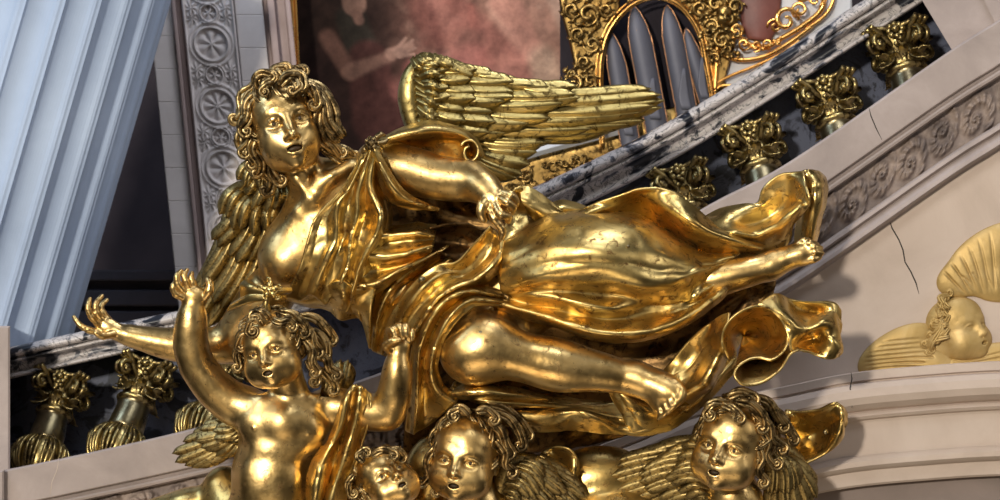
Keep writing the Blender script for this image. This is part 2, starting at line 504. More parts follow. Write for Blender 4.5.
def box_px(B, x0, y0, x1, y1, d0, d1, lean=0.0, bev=1.5):
    """leaning block between two distances: front face bevelled"""
    def q(x, y, d): return (x+lean*y, y, d)
    o = [q(x0, y0, d0), q(x1, y0, d0), q(x1, y1, d0), q(x0, y1, d0)]
    m = [q(x0, y0, d1-bev), q(x1, y0, d1-bev), q(x1, y1, d1-bev), q(x0, y1, d1-bev)]
    f = [q(x0+bev, y0+bev, d1), q(x1-bev, y0+bev, d1), q(x1-bev, y1-bev, d1), q(x0+bev, y1-bev, d1)]
    F = [(8, 9, 10, 11), (3, 2, 1, 0)]
    for a in (0, 4):
        for i in range(4):
            j = (i+1) % 4
            F.append((a+i, a+j, a+4+j, a+4+i))
    B.add(PW(np.array(o+m+f)), F)

def bx(name, mat, *boxes, **kw):
    B = Bag()
    for b in boxes: box_px(B, *b, **kw)
    return B.build(name, mat, smooth=False)
# dark back wall and side returns closing the place off
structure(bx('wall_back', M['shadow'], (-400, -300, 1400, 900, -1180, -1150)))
# dark cornice in the gap behind the angel's hand
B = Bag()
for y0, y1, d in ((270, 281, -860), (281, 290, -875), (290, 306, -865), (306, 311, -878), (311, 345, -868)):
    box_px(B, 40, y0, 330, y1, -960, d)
M['gloom'] = matte('gloom_stone', [(0.3, (0.05, 0.045, 0.055)), (0.6, (0.085, 0.07, 0.085)), (0.72, (0.22, 0.13, 0.13))], 3, 0.6)  # cornice stone coloured darker for the gloom of the gap, reddish blotches
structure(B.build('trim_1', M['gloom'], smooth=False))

# carved pilaster strip: flat margins, roundels in relief
def rosette(u, v, cu, cv, r, pet):
    x, y = u-cu, v-cv
    R = np.hypot(x, y)/r; th = np.arctan2(y, x)
    h = 3.2*np.exp(-((R-1.0)/.10)**2)+2.0*np.exp(-((R-1.28)/.09)**2)
    h += np.where(R < .92, 3.0*np.abs(np.cos(pet*th/2))**0.8*np.clip(np.sin(np.clip(R/.9, 0, 1)*math.pi), 0, 1)**.6+2.6*np.exp(-(R/.2)**2)-1.2, 0)
    return h
LEAN = 0.10
nu, nv = 420, 150
u, v = np.meshgrid(np.linspace(-20, 345, nu), np.linspace(181, 233, nv), indexing='ij')
H = np.zeros_like(u)
c = v-207
for k in range(-1, 6):
    H += rosette(u, v, 44+62*k, 207, 17, 8 if k % 2 else 6)
    H += rosette(u, v, 13+62*k, 207, 8.5, 5)
    for s in (-1, 1):
        for t in (-1, 1):
            # small leaf sprays in the corners
            x, y = (u-(13+62*k)-t*5), (v-207-s*17)
            R = np.hypot(x/11, y/7); th = np.arctan2(y, x*1.0)
            H += np.where(R < 1, 2.4*(0.5+0.5*np.cos(7*th+R*3))*(1-R**2), 0)
H += 3*np.exp(-((np.abs(c)-24.5)/1.0)**2)
H = np.clip(H, -2, 6)
V = PW(np.stack([v+LEAN*u, u, -640+H*1.8], -1)).reshape(-1, 3)
B = Bag(); B.add(V, grid_faces(nu, nv, False))
structure(B.build('wall_pilaster_carving', M['panel'])).name = 'trim_2'
B = Bag()
rng = random.Random(5)
for y0 in range(-30, 360, 33):
    box_px(B, 148, y0, 171, y0+32.9, -700, -640, lean=LEAN, bev=.7)
    box_px(B, 234, y0+12, 262, y0+44.9, -700, -640, lean=LEAN, bev=.7)
structure(B.build('trim_3', M['panel'], smooth=False))
structure(bx('trim_4', M['jamb'], (171, -30, 175, 350, -700, -632), (175, -30, 181, 350, -700, -645), (262, -30, 267, 250, -700, -645), (267, -30, 274, 250, -700, -632), (274, -30, 285, 250, -700, -642), (285, -30, 290, 250, -700, -630), lean=LEAN, bev=1))

# fluted round column leaning across the left
def column():
    r0 = 152; n = 24; per = 14
    prof = []
    for k in range(n):
        a0 = 2*math.pi*k/n
        for j in range(per):
            t = j/per
            a = a0+2*math.pi/n*t
            if t < .78: rr = r0-6.5*math.sin(math.pi*t/.78)**.7
            else: rr = r0+1.6-2.2*math.exp(-((t-.89)/.03)**2)
            prof.append((a, rr))
    m = len(prof)
    V = []
    ys = np.linspace(-60, 420, 30)
    for y in ys:
        cx = 18-0.292*y
        for a, rr in prof:
            V.append(((cx+rr*math.cos(a)), y, -420+rr*math.sin(a)))
    V = PW(np.array(V))
    F = [(i*m+j, i*m+(j+1) % m, (i+1)*m+(j+1) % m, (i+1)*m+j) for i in range(len(ys)-1) for j in range(m)]
    return V, F
B = Bag(); B.add(*column())
col = B.build('fluted_column', M['pale'], smooth=False)
tag(col, 'pale blue-grey fluted stone column leaning across the upper left corner', 'column')

# handrail of veined marble, dark marble behind the balusters, stone base rail with its frieze
RAILP = [(0, -330), (0, -196), (2, -188), (6, -183), (11, -183), (13.5, -187), (14.5, -193), (16, -189), (18, -186), (20, -189), (21, -196), (23, -201), (33, -202), (34.5, -197), (37, -193), (40, -196), (41, -204), (41, -330)]
V, F = moulding(HAND, RAILP, -70, 1070, 220, lambda x: 0.78+0.22*np.clip((x-200)/350, 0, 1))
B = Bag(); B.add(V, F)
structure(B.build('trim_5', M['rail']))
xs = np.linspace(-70, 1070, 120)
V = []
for x in xs:
    for y in (HAND(x)+10, BASE(x)+30): V.append((x, y, -262))
B = Bag(); B.add(PW(np.array(V)), grid_faces(len(xs), 2, True))
structure(B.build('wall_balustrade', M['navy'], smooth=False))
def leftscale(x): return 0.82+0.18*np.clip((x-100)/600, 0, 1)
V, F = moulding(BASE, [(0, -262), (0, -66), (.8, -62), (2.5, -60), (44, -60), (45.2, -61), (46, -66), (50, -67), (50.8, -63), (53, -61), (56, -62), (57, -68), (58, -76)], -70, 1070, 200, leftscale)
B = Bag(); B.add(V, F)
structure(B.build('trim_6', M['stone'], smooth=False))
# frieze: swirling leaves carved in a band
nu, nv = 900, 44
xs = np.linspace(-70, 1070, nu)
sa = np.concatenate([[0], np.cumsum(np.hypot(np.diff(xs), np.diff(BASE(xs))))])
t = np.linspace(0, 1, nv)
SS, TT = np.meshgrid(sa, t*40-20, indexing='ij')
H = np.zeros_like(SS)
rng = random.Random(11)
k = 0; s0 = 10
while s0 < sa[-1]:
    R = rng.uniform(20, 27); sg = 1 if k % 2 else -1
    cx, cy = s0, sg*4
    x, y = SS-cx, TT-cy
    r = np.hypot(x, y); th = np.arctan2(y, x)*sg
    sp = 0.5+0.5*np.cos(th-2.6*np.log(r/2+1)*2)
    lob = 0.72+0.28*np.cos(11*th+r*.55)
    fine = 0.85+0.15*np.cos(3*th-r*1.1)
    H = np.maximum(H, np.where(r < R, (sp**1.2)*lob*fine*8.5*np.clip((R-r)/4, 0, 1)+4*np.exp(-(r/3.5)**2), 0))
    s0 += R*1.7; k += 1
H = H*np.clip((20-np.abs(TT))/3, 0, 1)
G = np.zeros((nu, nv, 3))
ks = leftscale(xs)
for j in range(nv):
    G[:, j, 0] = xs; G[:, j, 1] = BASE(xs)+(57+47*t[j])*ks; G[:, j, 2] = -77+H[:, j]*1.35
B = Bag(); B.add(PW(G).reshape(-1, 3), grid_faces(nu, nv, True))
structure(B.build('trim_7', M['frieze']))
V, F = moulding(BASE, [(103, -80), (104, -68), (106, -64), (110, -63), (112, -68), (113, -70), (116, -66), (121, -60), (125, -59), (127, -62), (128, -70), (129, -74), (131, -75), (131, -90)], -70, 1070, 200, leftscale)
B = Bag(); B.add(V, F)
structure(B.build('trim_8', M['stone'], smooth=False))
# flat spandrel wall
xs = np.linspace(-70, 1070, 60)
V = []
for x in xs:
    for y in (BASE(x)+129*leftscale(x), 900): V.append((x, y, -75))
B = Bag(); B.add(PW(np.array(V)), grid_faces(len(xs), 2, True))
structure(B.build('wall_spandrel', M['ashlar'], smooth=False))
# arch moulding
AP = [(0, -90), (0, -44), (1, -40), (9, -39), (10.5, -42), (11.5, -42), (13, -34), (18, -29), (26, -27), (33, -30), (38, -38), (40, -44), (42, -40), (45, -37), (48, -40), (49.5, -46), (52, -47), (84, -47), (86, -43), (90, -39), (95, -39), (98, -44), (100, -50), (113, -51), (115, -54), (115, -140)]
V, F = moulding(ARCH, AP, 430, 1070, 160)
B = Bag(); B.add(V, F)
structure(B.build('trim_9', M['ashlar'], smooth=False))
M['soffit'] = matte('shaded_soffit_stone', [(0.3, (0.17, 0.135, 0.12)), (0.7, (0.24, 0.19, 0.17))], 3, 0.8)  # shadow below the arch put into a darker stone colour
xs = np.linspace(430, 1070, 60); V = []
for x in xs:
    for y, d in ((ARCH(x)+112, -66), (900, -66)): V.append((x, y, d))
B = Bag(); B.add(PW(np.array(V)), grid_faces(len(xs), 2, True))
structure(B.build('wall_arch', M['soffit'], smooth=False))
# joints and crack in the stonework: thin dark grooves as slim strips let into the face
def crack(name, pts, w, d, mat):
    P = np.array([(x, y, d) for x, y in pts], float)
    B = Bag(); P = PW(P)
    V, F = tube(P, [w*.4]+[w]*(len(pts)-2)+[w*.3], 6, flat=.5)
    B.add(V, F); o = B.build(name, mat)
    return structure(o)
M['joint'] = matte('dark_joint', [(0.4, (0.02, 0.018, 0.016)), (0.6, (0.04, 0.035, 0.03))], 8, 0.9)
crack('trim_10', [(888, 215), (892, 228), (899, 240), (903, 250), (905, 262), (911, 272), (916, 283), (919, 294)], .75, -75, M['joint'])
crack('trim_11', [(869, 108), (871, 116), (876, 128), (882, 140)], .6, -60, M['joint'])
crack('trim_12', [(59, 458), (57, 470), (52, 482), (50, 496)], .5, -60, M['ashlar'])
crack('trim_13', [(851, 372), (852, 379), (850, 388), (852, 398), (852, 408)], .6, -30, M['joint'])
# pier at the right end, pedestal at the left end of the balustrade
B = Bag()
G = np.array([(918, -40, -110), (1080, -40, -110), (1080, 60, -110), (958, 60, -110), (918, -40, -270), (1080, -40, -270), (1080, 60, -270), (958, 60, -270)], float)
G[0, 0] = 898; G[4, 0] = 898
B.add(PW(G), [(0, 1, 2, 3), (0, 3, 7, 4), (0, 4, 5, 1)])
G2 = np.array([(966, -40, -104), (1080, -40, -104), (1080, 40, -104), (1003, 40, -104), (966, -40, -111), (1003, 40, -111)], float)
B.add(PW(G2), [(0, 1, 2, 3), (0, 3, 5, 4)])
structure(B.build('trim_14', M['stone'], smooth=False))
B = Bag()
box_px(B, -60, 326, 10, 480, -330, -90, bev=2)
box_px(B, -60, 470, 4, 540, -330, -50, bev=2)
structure(B.build('trim_15', M['stone'], smooth=False))

# ------------------------------------------------------------------ balusters
def petal(base, out, up, L, w, curl, nu=9, nv=7, thick=1.4, vein=.8):
    """acanthus-like leaf: rises along up, bends over along out"""
    base = np.asarray(base, float); out = np.asarray(out, float); up = np.asarray(up, float)
    side = np.cross(out, up)
    G = np.zeros((nu, nv, 3))
    for i, s in enumerate(np.linspace(0, 1, nu)):
        a = curl*s*s
        c = base+up*(L*s*math.cos(a*.6))+out*(L*.55*s*math.sin(a)+L*.12*s)
        ww = w*(math.sin(math.pi*min(.5+.0*s, 1))*(.65+.6*s-1.15*s**4))*(1+.12*math.cos(s*16))
        for j, t in enumerate(np.linspace(-1, 1, nv)):
            G[i, j] = c+side*(ww*t)+out*(-abs(t)**2*w*.35+vein*math.cos(t*7))
    return shell(G, thick)
def sphere(c, r, nu=10, nv=8, sq=(1, 1, 1)):
    V = []; F = []
    for i in range(nv+1):
        p = math.pi*i/nv
        for j in range(nu):
            a = 2*math.pi*j/nu
            V.append((c[0]+r*sq[0]*math.sin(p)*math.cos(a), c[1]+r*sq[1]*math.sin(p)*math.sin(a), c[2]+r*sq[2]*math.cos(p)))
    for i in range(nv):
        for j in range(nu):
            k = (j+1) % nu
            F.append((i*nu+j, (i+1)*nu+j, (i+1)*nu+k, i*nu+k))
    return np.array(V), F
def lathe(prof, seg=32, rip=0, amp=0):
    V = []; F = []
    for r, z in prof:
        for j in range(seg):
            a = 2*math.pi*j/seg
            rr = r*(1+amp*math.cos(rip*a)) if rip else r
            V.append((rr*math.cos(a), rr*math.sin(a), z))
    for i in range(len(prof)-1):
        for j in range(seg):
            k = (j+1) % seg
            F.append((i*seg+j, i*seg+k, (i+1)*seg+k, (i+1)*seg+j))
    F.append(tuple(range(seg))); F.append(tuple(range((len(prof)-1)*seg, len(prof)*seg))[::-1])
    return np.array(V), F
def local_mesh(B, name, mat, parent):
    V = np.concatenate(B.V)
    me = bpy.data.meshes.new(name)
    me.from_pydata((V*S).tolist(), [], B.F); me.update()
    me.polygons.foreach_set('use_smooth', [True]*len(me.polygons))
    me.materials.append(mat)
    o = bpy.data.objects.new(name, me); sc.collection.objects.link(o); o.parent = parent
    return o
def make_baluster():
    root = bpy.data.objects.new('baluster', None); sc.collection.objects.link(root)
    B = Bag()
    # abacus with four curling horns, a flower between each pair
    for q in range(4):
        a = math.radians(38+90*q); o = np.array((math.cos(a), math.sin(a), 0)); sd = np.array((-o[1], o[0], 0))
        pth = [o*10+np.array((0, 0, -9)), o*20+np.array((0, 0, -3)), o*32+np.array((0, 0, 6)), o*43+np.array((0, 0, 11))]
        for off in (-4.2, 0, 4.2):
            V, F = tube(crom([p+sd*off*(.8+.3*i) for i, p in enumerate(pth)], 12), [4.2, 4, 3.6, 3.0], 8); B.add(V, F)
        # volute under each horn
        vol = []
        for i in range(22):
            t = i/21; rr = 9*(1-t*.8); an = 1.2+t*8.2
            vol.append(o*(33-rr*math.cos(an))+np.array((0, 0, -7+rr*math.sin(an))))
        for off in (-5, 5):
            V, F = tube([p+sd*off for p in vol], [3.4, 2.6, 1.8], 8); B.add(V, F)
        V, F = tube([o*31+sd*-7+np.array((0, 0, -7.)), o*31+sd*7+np.array((0, 0, -7.))], [4, 4], 10); B.add(V, F)
        # flower
        f = math.radians(83+90*q); o2 = np.array((math.cos(f), math.sin(f), 0)); s2 = np.array((-o2[1], o2[0], 0)); up = np.array((0, 0, 1.))
        cc = o2*26+np.array((0, 0, 4))
        B.add(*sphere(cc+o2*3, 4.2))
        for e in range(8):
            an = 2*math.pi*e/8
            B.add(*sphere(cc+(s2*math.cos(an)+up*math.sin(an))*7.2, 3.6, 8, 6))
        for e in range(5):
            B.add(*sphere(o2*(24-e*1.3)+np.array((0, 0, -6-e*4.5))+s2*(3*(-1)**e), 3.4-.3*e, 8, 6))
        # abacus edge, concave
        a2 = math.radians(38+90*(q+1)); o3 = np.array((math.cos(a2), math.sin(a2), 0))
        V, F = tube(crom([o*41+up*11, o2*25+up*8, o3*41+up*11], 14), [3.2, 2.6, 3.2], 8); B.add(V, F)
    for q in range(12):
        a = math.radians(30*q); o = np.array((math.cos(a), math.sin(a), 0))
        B.add(*petal(o*16+np.array((0, 0, -34.)), o, np.array((0, 0, 1.)), 26 if q % 2 else 20, 6.5, 1.5))
    for q in range(4):
        a = math.radians(38+90*q); o = np.array((math.cos(a), math.sin(a), 0))
        B.add(*petal(o*19+np.array((0, 0, -12.)), o, np.array((0, 0, -1.)), 30, 9, 1.1))
    B.add(*lathe([(15, -34), (17, -30), (17, -10), (22, 0), (24, 8), (12, 12)], 24))
    B.add(*lathe([(18, -40), (22.5, -39), (24, -36), (22.5, -33), (18, -32)], 24))
    local_mesh(B, 'capital', M['capgold'], root)
    B = Bag()
    B.add(*lathe([(18.5, -36), (19.5, -45), (21, -58), (22, -72), (21, -76), (10, -78)], 32))
    local_mesh(B, 'shaft', M['bronze'], root)
    B = Bag()
    B.add(*lathe([(12, -70), (18, -72), (25, -77), (30, -84), (33, -94), (33, -104), (28, -118), (18, -130), (14, -150)], 48, 12, .025))
    for q in range(10):
        a = math.radians(36*q); o = np.array((math.cos(a), math.sin(a), 0))
        for e in (-1, 0, 1):
            sd = np.array((-o[1], o[0], 0))*e
            P = [o*19+sd*1+np.array((0, 0, -73.)), o*28+sd*4+np.array((0, 0, -80.)), o*34.5+sd*6+np.array((0, 0, -94.)), o*32+sd*5+np.array((0, 0, -112.)), o*22+sd*2+np.array((0, 0, -126.))]
            V, F = tube(crom(P, 14), [1.5, 2.2, 2.6, 2.2, 1.2], 7); B.add(V, F)
        V, F = tube(crom([o*31+np.array((0, 0, -84.)), o*36+np.array((0, 0, -90.)), o*37+np.array((0, 0, -97.))], 8), [3.0, 3.4, 1.5], 8); B.add(V, F)
    local_mesh(B, 'bulb', M['capgold'], root)
    return root
bal0 = make_baluster()
BAL = [(62, 388, .95, 14, 'gilded baluster at the far left end of the balustrade, next to the stone pedestal'),
       (146, 376, 1.0, 19, 'gilded baluster with a ribbed gold bulb under the outstretched hand'),
       (233, 356, 1.0, 19, 'baluster mostly hidden behind the raised arm of the putto'),
       (682, 184, 1.04, -12, 'gilded baluster half hidden behind the curling cloth, right of the angel'),
       (753, 141, 1.06, -13, 'gilded baluster second up the slope on the right'),
       (828, 96, 1.08, -13, 'gilded baluster third up the slope on the right'),
       (899, 44, 1.10, -12, 'gilded baluster at the top of the slope beside the stone pier')]
for i, (x, y, s_, tl, lab) in enumerate(BAL):
    if i == 0: b = bal0
    else:
        b = bal0.copy(); sc.collection.objects.link(b)
        for ch in bal0.children:
            c = ch.copy(); sc.collection.objects.link(c); c.parent = b
    b.location = [float(q)*S for q in PW((x, y, -212))]
    b.scale = (s_*.90,)*3
    b.rotation_euler = (math.radians(-26), math.radians(tl), 0)
    tag(b, lab, 'baluster', 'gilded balusters of the balustrade')
# ================================================================== PAINTING AND ORGAN BEHIND
def smooth(x): x = np.clip(x, 0, 1); return x*x*(3-2*x)
def vnoise(x, y, sc_, seed):
    r = np.random.RandomState(seed); T = r.rand(64, 64)
    X = x/sc_+7.3; Y = y/sc_+3.1
    i = np.floor(X).astype(int); j = np.floor(Y).astype(int); fx = smooth(X-i); fy = smooth(Y-j)
    g = lambda a, b: T[a % 64, b % 64]
    return (g(i, j)*(1-fx)+g(i+1, j)*fx)*(1-fy)+(g(i, j+1)*(1-fx)+g(i+1, j+1)*fx)*fy
def painting():
    x0, x1, y0, y1 = 296, 640, -50, 235
    nx, ny = 260, 215
    x, y = np.meshgrid(np.linspace(x0, x1, nx), np.linspace(y0, y1, ny), indexing='ij')
    C = np.zeros((nx, ny, 3))
    n1 = vnoise(x, y, 22, 1)*.6+vnoise(x, y, 9, 2)*.3+vnoise(x, y, 4, 3)*.1
    C[:] = (.055, .028, .022)
    def blend(m, col):
        C[:] = C*(1-m[..., None])+np.array(col)*m[..., None]
    blend(smooth((x-372)/60)*smooth((115-y)/40)*.9, (.23, .10, .075))
    blend(smooth((x-440)/70)*smooth((190-y)/60)*.9, (.33, .165, .12))
    blend(smooth((n1-.5)*6)*.5*smooth((x-380)/60), (.42, .25, .18))
    def seg(ax, ay, bx_, by, ra, rb, col, a=.95, soft=4):
        dx, dy = bx_-ax, by-ay
        t = np.clip(((x-ax)*dx+(y-ay)*dy)/(dx*dx+dy*dy+1e-6), 0, 1)
        dd = np.hypot(x-ax-t*dx, y-ay-t*dy)-(ra+(rb-ra)*t)
        blend(smooth(-dd/soft+.5)*a, col)
    # a robed figure with raised hand, a seated figure in red cloth
    seg(318, 60, 342, 130, 18, 34, (.05, .022, .02), .8, 14)
    seg(350, 20, 362, 60, 15, 17, (.06, .05, .038), .9, 9)
    seg(365, 60, 372, 120, 20, 26, (.12, .04, .035), .9, 8)
    seg(326, 38, 346, 72, 9, 8, (.26, .12, .09), .9, 7)
    seg(346, 72, 388, 56, 8, 5, (.32, .16, .12), .9, 6)
    seg(388, 54, 410, 45, 6, 2.2, (.45, .24, .18))
    for ax_, ay_, bx2, by2 in ((392, 52, 404, 38), (394, 53, 411, 40), (396, 54, 413, 48), (396, 56, 411, 54)): seg(ax_, ay_, bx2, by2, 2.6, 1.3, (.45, .25, .19), .9, 2)
    seg(347, 2, 350, 3, 1.2, 1.0, (.12, .05, .04), .8, 2); seg(357, 2, 360, 3, 1.2, 1.0, (.12, .05, .04), .8, 2); seg(351, 10, 356, 10, 1, 1, (.2, .06, .05), .8, 2)
    seg(495, 5, 520, 62, 9, 5, (.52, .27, .20), .8, 8); seg(470, 8, 478, 60, 4, 6, (.50, .14, .10), .7, 6); seg(430, 8, 445, 80, 3, 5, (.10, .04, .04), .7, 6); seg(410, 70, 420, 110, 10, 12, (.34, .09, .08), .6, 8)
    seg(352, -8, 354, 4, 11, 12, (.42, .22, .16))
    seg(348, -16, 364, -12, 9, 9, (.06, .03, .02))
    seg(356, 14, 358, 20, 5, 5, (.38, .19, .14))
    seg(440, 10, 500, 70, 26, 30, (.30, .10, .08), .8, 16)
    seg(505, 0, 530, 50, 16, 10, (.46, .20, .15), .8, 10)
    seg(470, 40, 440, 95, 12, 8, (.17, .07, .055), .8, 10)
    seg(398, 90, 470, 60, 12, 16, (.40, .13, .11), .6, 14)
    seg(540, 60, 560, 120, 14, 20, (.42, .28, .20), .7, 14)
    seg(410, -10, 430, 40, 10, 14, (.15, .05, .04), .8, 14)
    seg(545, -20, 575, 40, 6, 12, (.38, .24, .18), .8, 10)
    n2 = vnoise(x, y, 12, 8)*.5+vnoise(x+y, y*.4, 7, 9)*.5
    C = C*.82+C.mean(2, keepdims=True)*np.array((.20, .18, .165))
    C *= ((.62+.5*n1)*(.7+.6*n2)*(.38+.85*smooth((x-335)/110)))[..., None]
    G = np.stack([x+LEAN*y*0.5, y, np.full_like(x, -700.)], -1)
    B = Bag(); B.add(PW(G).reshape(-1, 3), grid_faces(nx, ny, False))
    V = B.V[0]
    root = empty('painting', (470, 100, -700), 'large dark reddish wall painting of robed figures in a thin gold frame', 'painting')
    m, n, b = new_mat('aged_fresco_paint')
    at = n.nodes.new('ShaderNodeAttribute'); at.attribute_name = 'paint'
    sp = ramp(n, noise(n, 14, 8, .7), [(.35, (.62, .6, .6)), (.65, (1.15, 1.1, 1.05))])
    n.links.new(mix(n, 1.0, at.outputs['Color'], sp, 'MULTIPLY'), b.inputs['Base Color'])
    b.inputs['Roughness'].default_value = .8; b.inputs['Specular IOR Level'].default_value = .08
    o = B.build('canvas', m, root)
    ca = o.data.color_attributes.new('paint', 'FLOAT_COLOR', 'POINT')
    ca.data.foreach_set('color', np.concatenate([C.reshape(-1, 3), np.ones((nx*ny, 1))], 1).ravel())
    B = Bag()
    box_px(B, 290, -50, 293.5, 240, -720, -684, lean=LEAN*.5, bev=1)
    box_px(B, 293.5, -50, 296.5, 240, -720, -690, lean=LEAN*.5, bev=1)
    B.build('frame', M['amber'], root, smooth=False)
M['amber'] = gold('bright_leaf_gilding', (0.85, 0.50, 0.16), (0.85, 0.42, 0.10), (0.30, 0.12, 0.03), 0.28, 0.38)
painting()

def spiral(B, c, r, turns, d, w, start=0, sg=1, n=26, lead=None, depth=6):
    P = []
    for i in range(n):
        t = i/(n-1)
        a = start+sg*turns*2*math.pi*t; rr = r*(1-.82*t)
        P.append((c[0]+rr*math.cos(a), c[1]+rr*math.sin(a), d+depth*t))
    if lead is not None: P = [tuple(q) for q in crom([lead, ((lead[0]+P[0][0])/2+2, (lead[1]+P[0][1])/2-2, d), P[0]], 8)[:-1]]+P
    V, F = tube(PW(np.array(P, float)), [w*.6, w, w*.9, w*.6], 8); B.add(V, F)
def organ():
    D = -560
    root = empty('pipe_organ', (650, 80, D), 'gilded organ case with four grey pipes in an arched opening', 'organ')
    B = Bag()
    box_px(B, 560, -40, 720, 260, D-60, D-34)
    B.build('case_back', M['shadow'], root, smooth=False)
    for (xt, yt, xb, yb, w) in ((611, 32, 636, 175, 10.5), (634, 6, 664, 165, 12.5), (667, 5, 694, 150, 11.5), (686, 28, 712, 118, 9)):
        B = Bag(); V = []; F = []
        seg = 20; prof = [(0.02, 0), (.30, 4), (.55, 10), (.78, 19), (.93, 30), (1, 42), (1, None)]
        L = math.hypot(xb-xt, yb-yt)
        for r, s_ in prof:
            t = 1.0 if s_ is None else s_/L
            for j in range(seg):
                a = 2*math.pi*j/seg
                V.append((xt+(xb-xt)*t+w*r*math.cos(a), yt+(yb-yt)*t, D-10+w*r*math.sin(a)))
        for i in range(len(prof)-1):
            for j in range(seg):
                k = (j+1) % seg; F.append((i*seg+j, i*seg+k, (i+1)*seg+k, (i+1)*seg+j))
        B.add(PW(np.array(V)), F)
        p = B.build('organ_pipe', M['pewter'], root)
        B = Bag()
        for s in (-1, 1):
            P = []
            for r, s_ in prof:
                t = 1.0 if s_ is None else s_/L
                P.append((xt+(xb-xt)*t+s*w*r*.93, yt+(yb-yt)*t, D-10+w*r*.35))
            V, F = tube(PW(crom(P, 24)), [.7], 6) if False else tube(PW(crom(P, 24)), [.7, .8], 6); B.add(V, F)
        B.build('copper_seam', M['copper'], p)
        B = Bag()      # pipe mouth: pointed flattened lip
        tm = .62
        cx, cy = xt+(xb-xt)*tm, yt+(yb-yt)*tm
        G = np.array([[(cx-w*.1, cy-26, D-10+w*1.0), (cx+w*.1, cy-26, D-10+w*1.0)], [(cx-w*.42, cy, D-9+w*.93), (cx+w*.42, cy, D-9+w*.93)], [(cx-w*.42+3, cy+14, D-8+w*.93), (cx+w*.42+3, cy+14, D-8+w*.93)]], float)
        B.add(*loft(G, 8, 6, 1.2)); B.build('pipe_mouth', M['pewter'], p)
    # arched gilded surround
    arch = [(603, 150), (602, 120), (600, 85), (601, 60), (606, 38), (616, 20), (630, 6), (646, -2), (662, -3), (678, 4), (690, 16), (700, 34), (706, 60), (712, 95), (716, 120)]
    B = Bag()
    for off, w, dd in ((0, 1.7, 5), (4, 1.5, 2), (-2.5, 1.0, -2)):
        P = []
        for i, (x, y) in enumerate(arch):
            cx, cy = 655, 70
            l = math.hypot(x-cx, y-cy)
            P.append((x+(x-cx)/l*off, y+(y-cy)/l*off, D+dd))
        V, F = tube(PW(crom(P, 60)), [w, w], 8); B.add(V, F)
    B.build('arch_band', M['amber'], root)
    B = Bag(); rg = random.Random(3)
    G = np.array([[(562, -30, D-4), (606, -30, D-4)], [(562, 5, D), (618, 8, D)], [(572, 45, D), (603, 50, D)], [(578, 85, D), (599, 90, D)], [(566, 110, D), (601, 120, D)]], float)
    B.add(*loft(G, 30, 12, 5))
    G = np.array([[(640, -40, D-3), (662, -4, D-3)], [(700, -40, D-2), (690, 13, D-2)], [(735, -20, D), (702, 36, D)], [(736, 30, D), (709, 66, D)], [(722, 88, D), (716, 95, D)]], float)
    B.add(*loft(G, 30, 12, 5))
    for (x, y, r, st, sg) in ((572, 10, 9, 0, 1), (588, 14, 12, 2, -1), (578, 34, 8, 1, 1), (592, 44, 9, 3, -1), (584, 62, 8, 0, 1), (590, 80, 7, 2, -1), (574, 84, 10, 3, 1), (584, 96, 9, 1, -1), (572, 74, 6, 0, 1), (606, 10, 8, 0, 1), (622, -6, 8, 2, 1),
                               (700, 8, 9, 0, 1), (716, 4, 11, 2, -1), (728, 20, 9, 1, 1), (712, 26, 8, 3, 1), (722, 40, 10, 0, -1), (736, 34, 6, 2, 1), (715, 58, 6, 2, 1), (690, -4, 8, 1, -1), (735, 6, 8, 1, -1), (728, 50, 6, 0, 1)):
        spiral(B, (x, y), r, 1.4, D+6, r*.26, st, sg)
        for e in range(5):
            a = st+e*1.2
            P = [(x+r*.8*math.cos(a), y+r*.8*math.sin(a), D+5), (x+r*1.2*math.cos(a+.3), y+r*1.2*math.sin(a+.3), D+10), (x+r*1.5*math.cos(a+.7), y+r*1.5*math.sin(a+.7), D+4)]
            V, F = tube(PW(crom(P, 7)), [r*.16, r*.2, r*.05], 6); B.add(V, F)
    for e in range(60):
        a = rg.random()
        x, y = (566+rg.uniform(-3, 34), 70+rg.uniform(0, 45)) if e < 25 else (706+rg.uniform(-6, 34), rg.uniform(-5, 62))
        V, F = sphere(PW((x, y, D+4)), rg.uniform(1.5, 4)); B.add(V, F)
    B.build('carved_surround', M['organ'], root)
    # small winged mask over the right shoulder of the arch
    K = Clay(); fr = Frame((724, 14, D+8), 12, yaw=5, pitch=-10, roll=0); sculpt_head(K, fr, 1)
    V, F = K.grow(*head_box(fr), .7); B = Bag(); B.add(V, F.tolist()); B.build('carved_mask', M['organ'], root)
    # cream panel with gilt mouldings
    B = Bag()
    G = np.array([[(716, -40, D-8), (850, -40, D-8)], [(716, 95, D-8), (850, 95, D-8)]], float)
    B.add(*loft(G, 4, 4, 4)); B.build('cream_panel', M['white'], root, smooth=False)
    B = Bag()
    G = np.array([[(742, -30, D-2), (782, -30, D-2)], [(742, 20, D-1), (778, 20, D-1)], [(748, 38, D-2), (770, 40, D-2)]], float)
    B.add(*loft(G, 12, 10, 3, lambda u, v: 4*np.sin(math.pi*v))); B.build('red_panel', M['oxblood'], root)
    B = Bag()
    for P, w in (([(717, 44), (722, 54), (740, 60), (765, 56), (790, 42), (812, 26)], 2.6), ([(716, 84), (730, 76), (755, 66), (780, 54), (800, 40)], 1.8), ([(714, 92), (722, 86), (742, 84), (770, 66)], 2.2),
                 ([(718, 30), (717, 60), (715, 90)], 3.4), ([(742, 38), (752, 46), (766, 47), (782, 38), (802, 26), (822, 8), (824, -20)], 3.2), ([(805, 30), (826, 14), (834, -5), (830, -30)], 2.4)):
        V, F = tube(PW(crom([(x, y, D+2) for x, y in P], 30)), [w, w], 8); B.add(V, F)
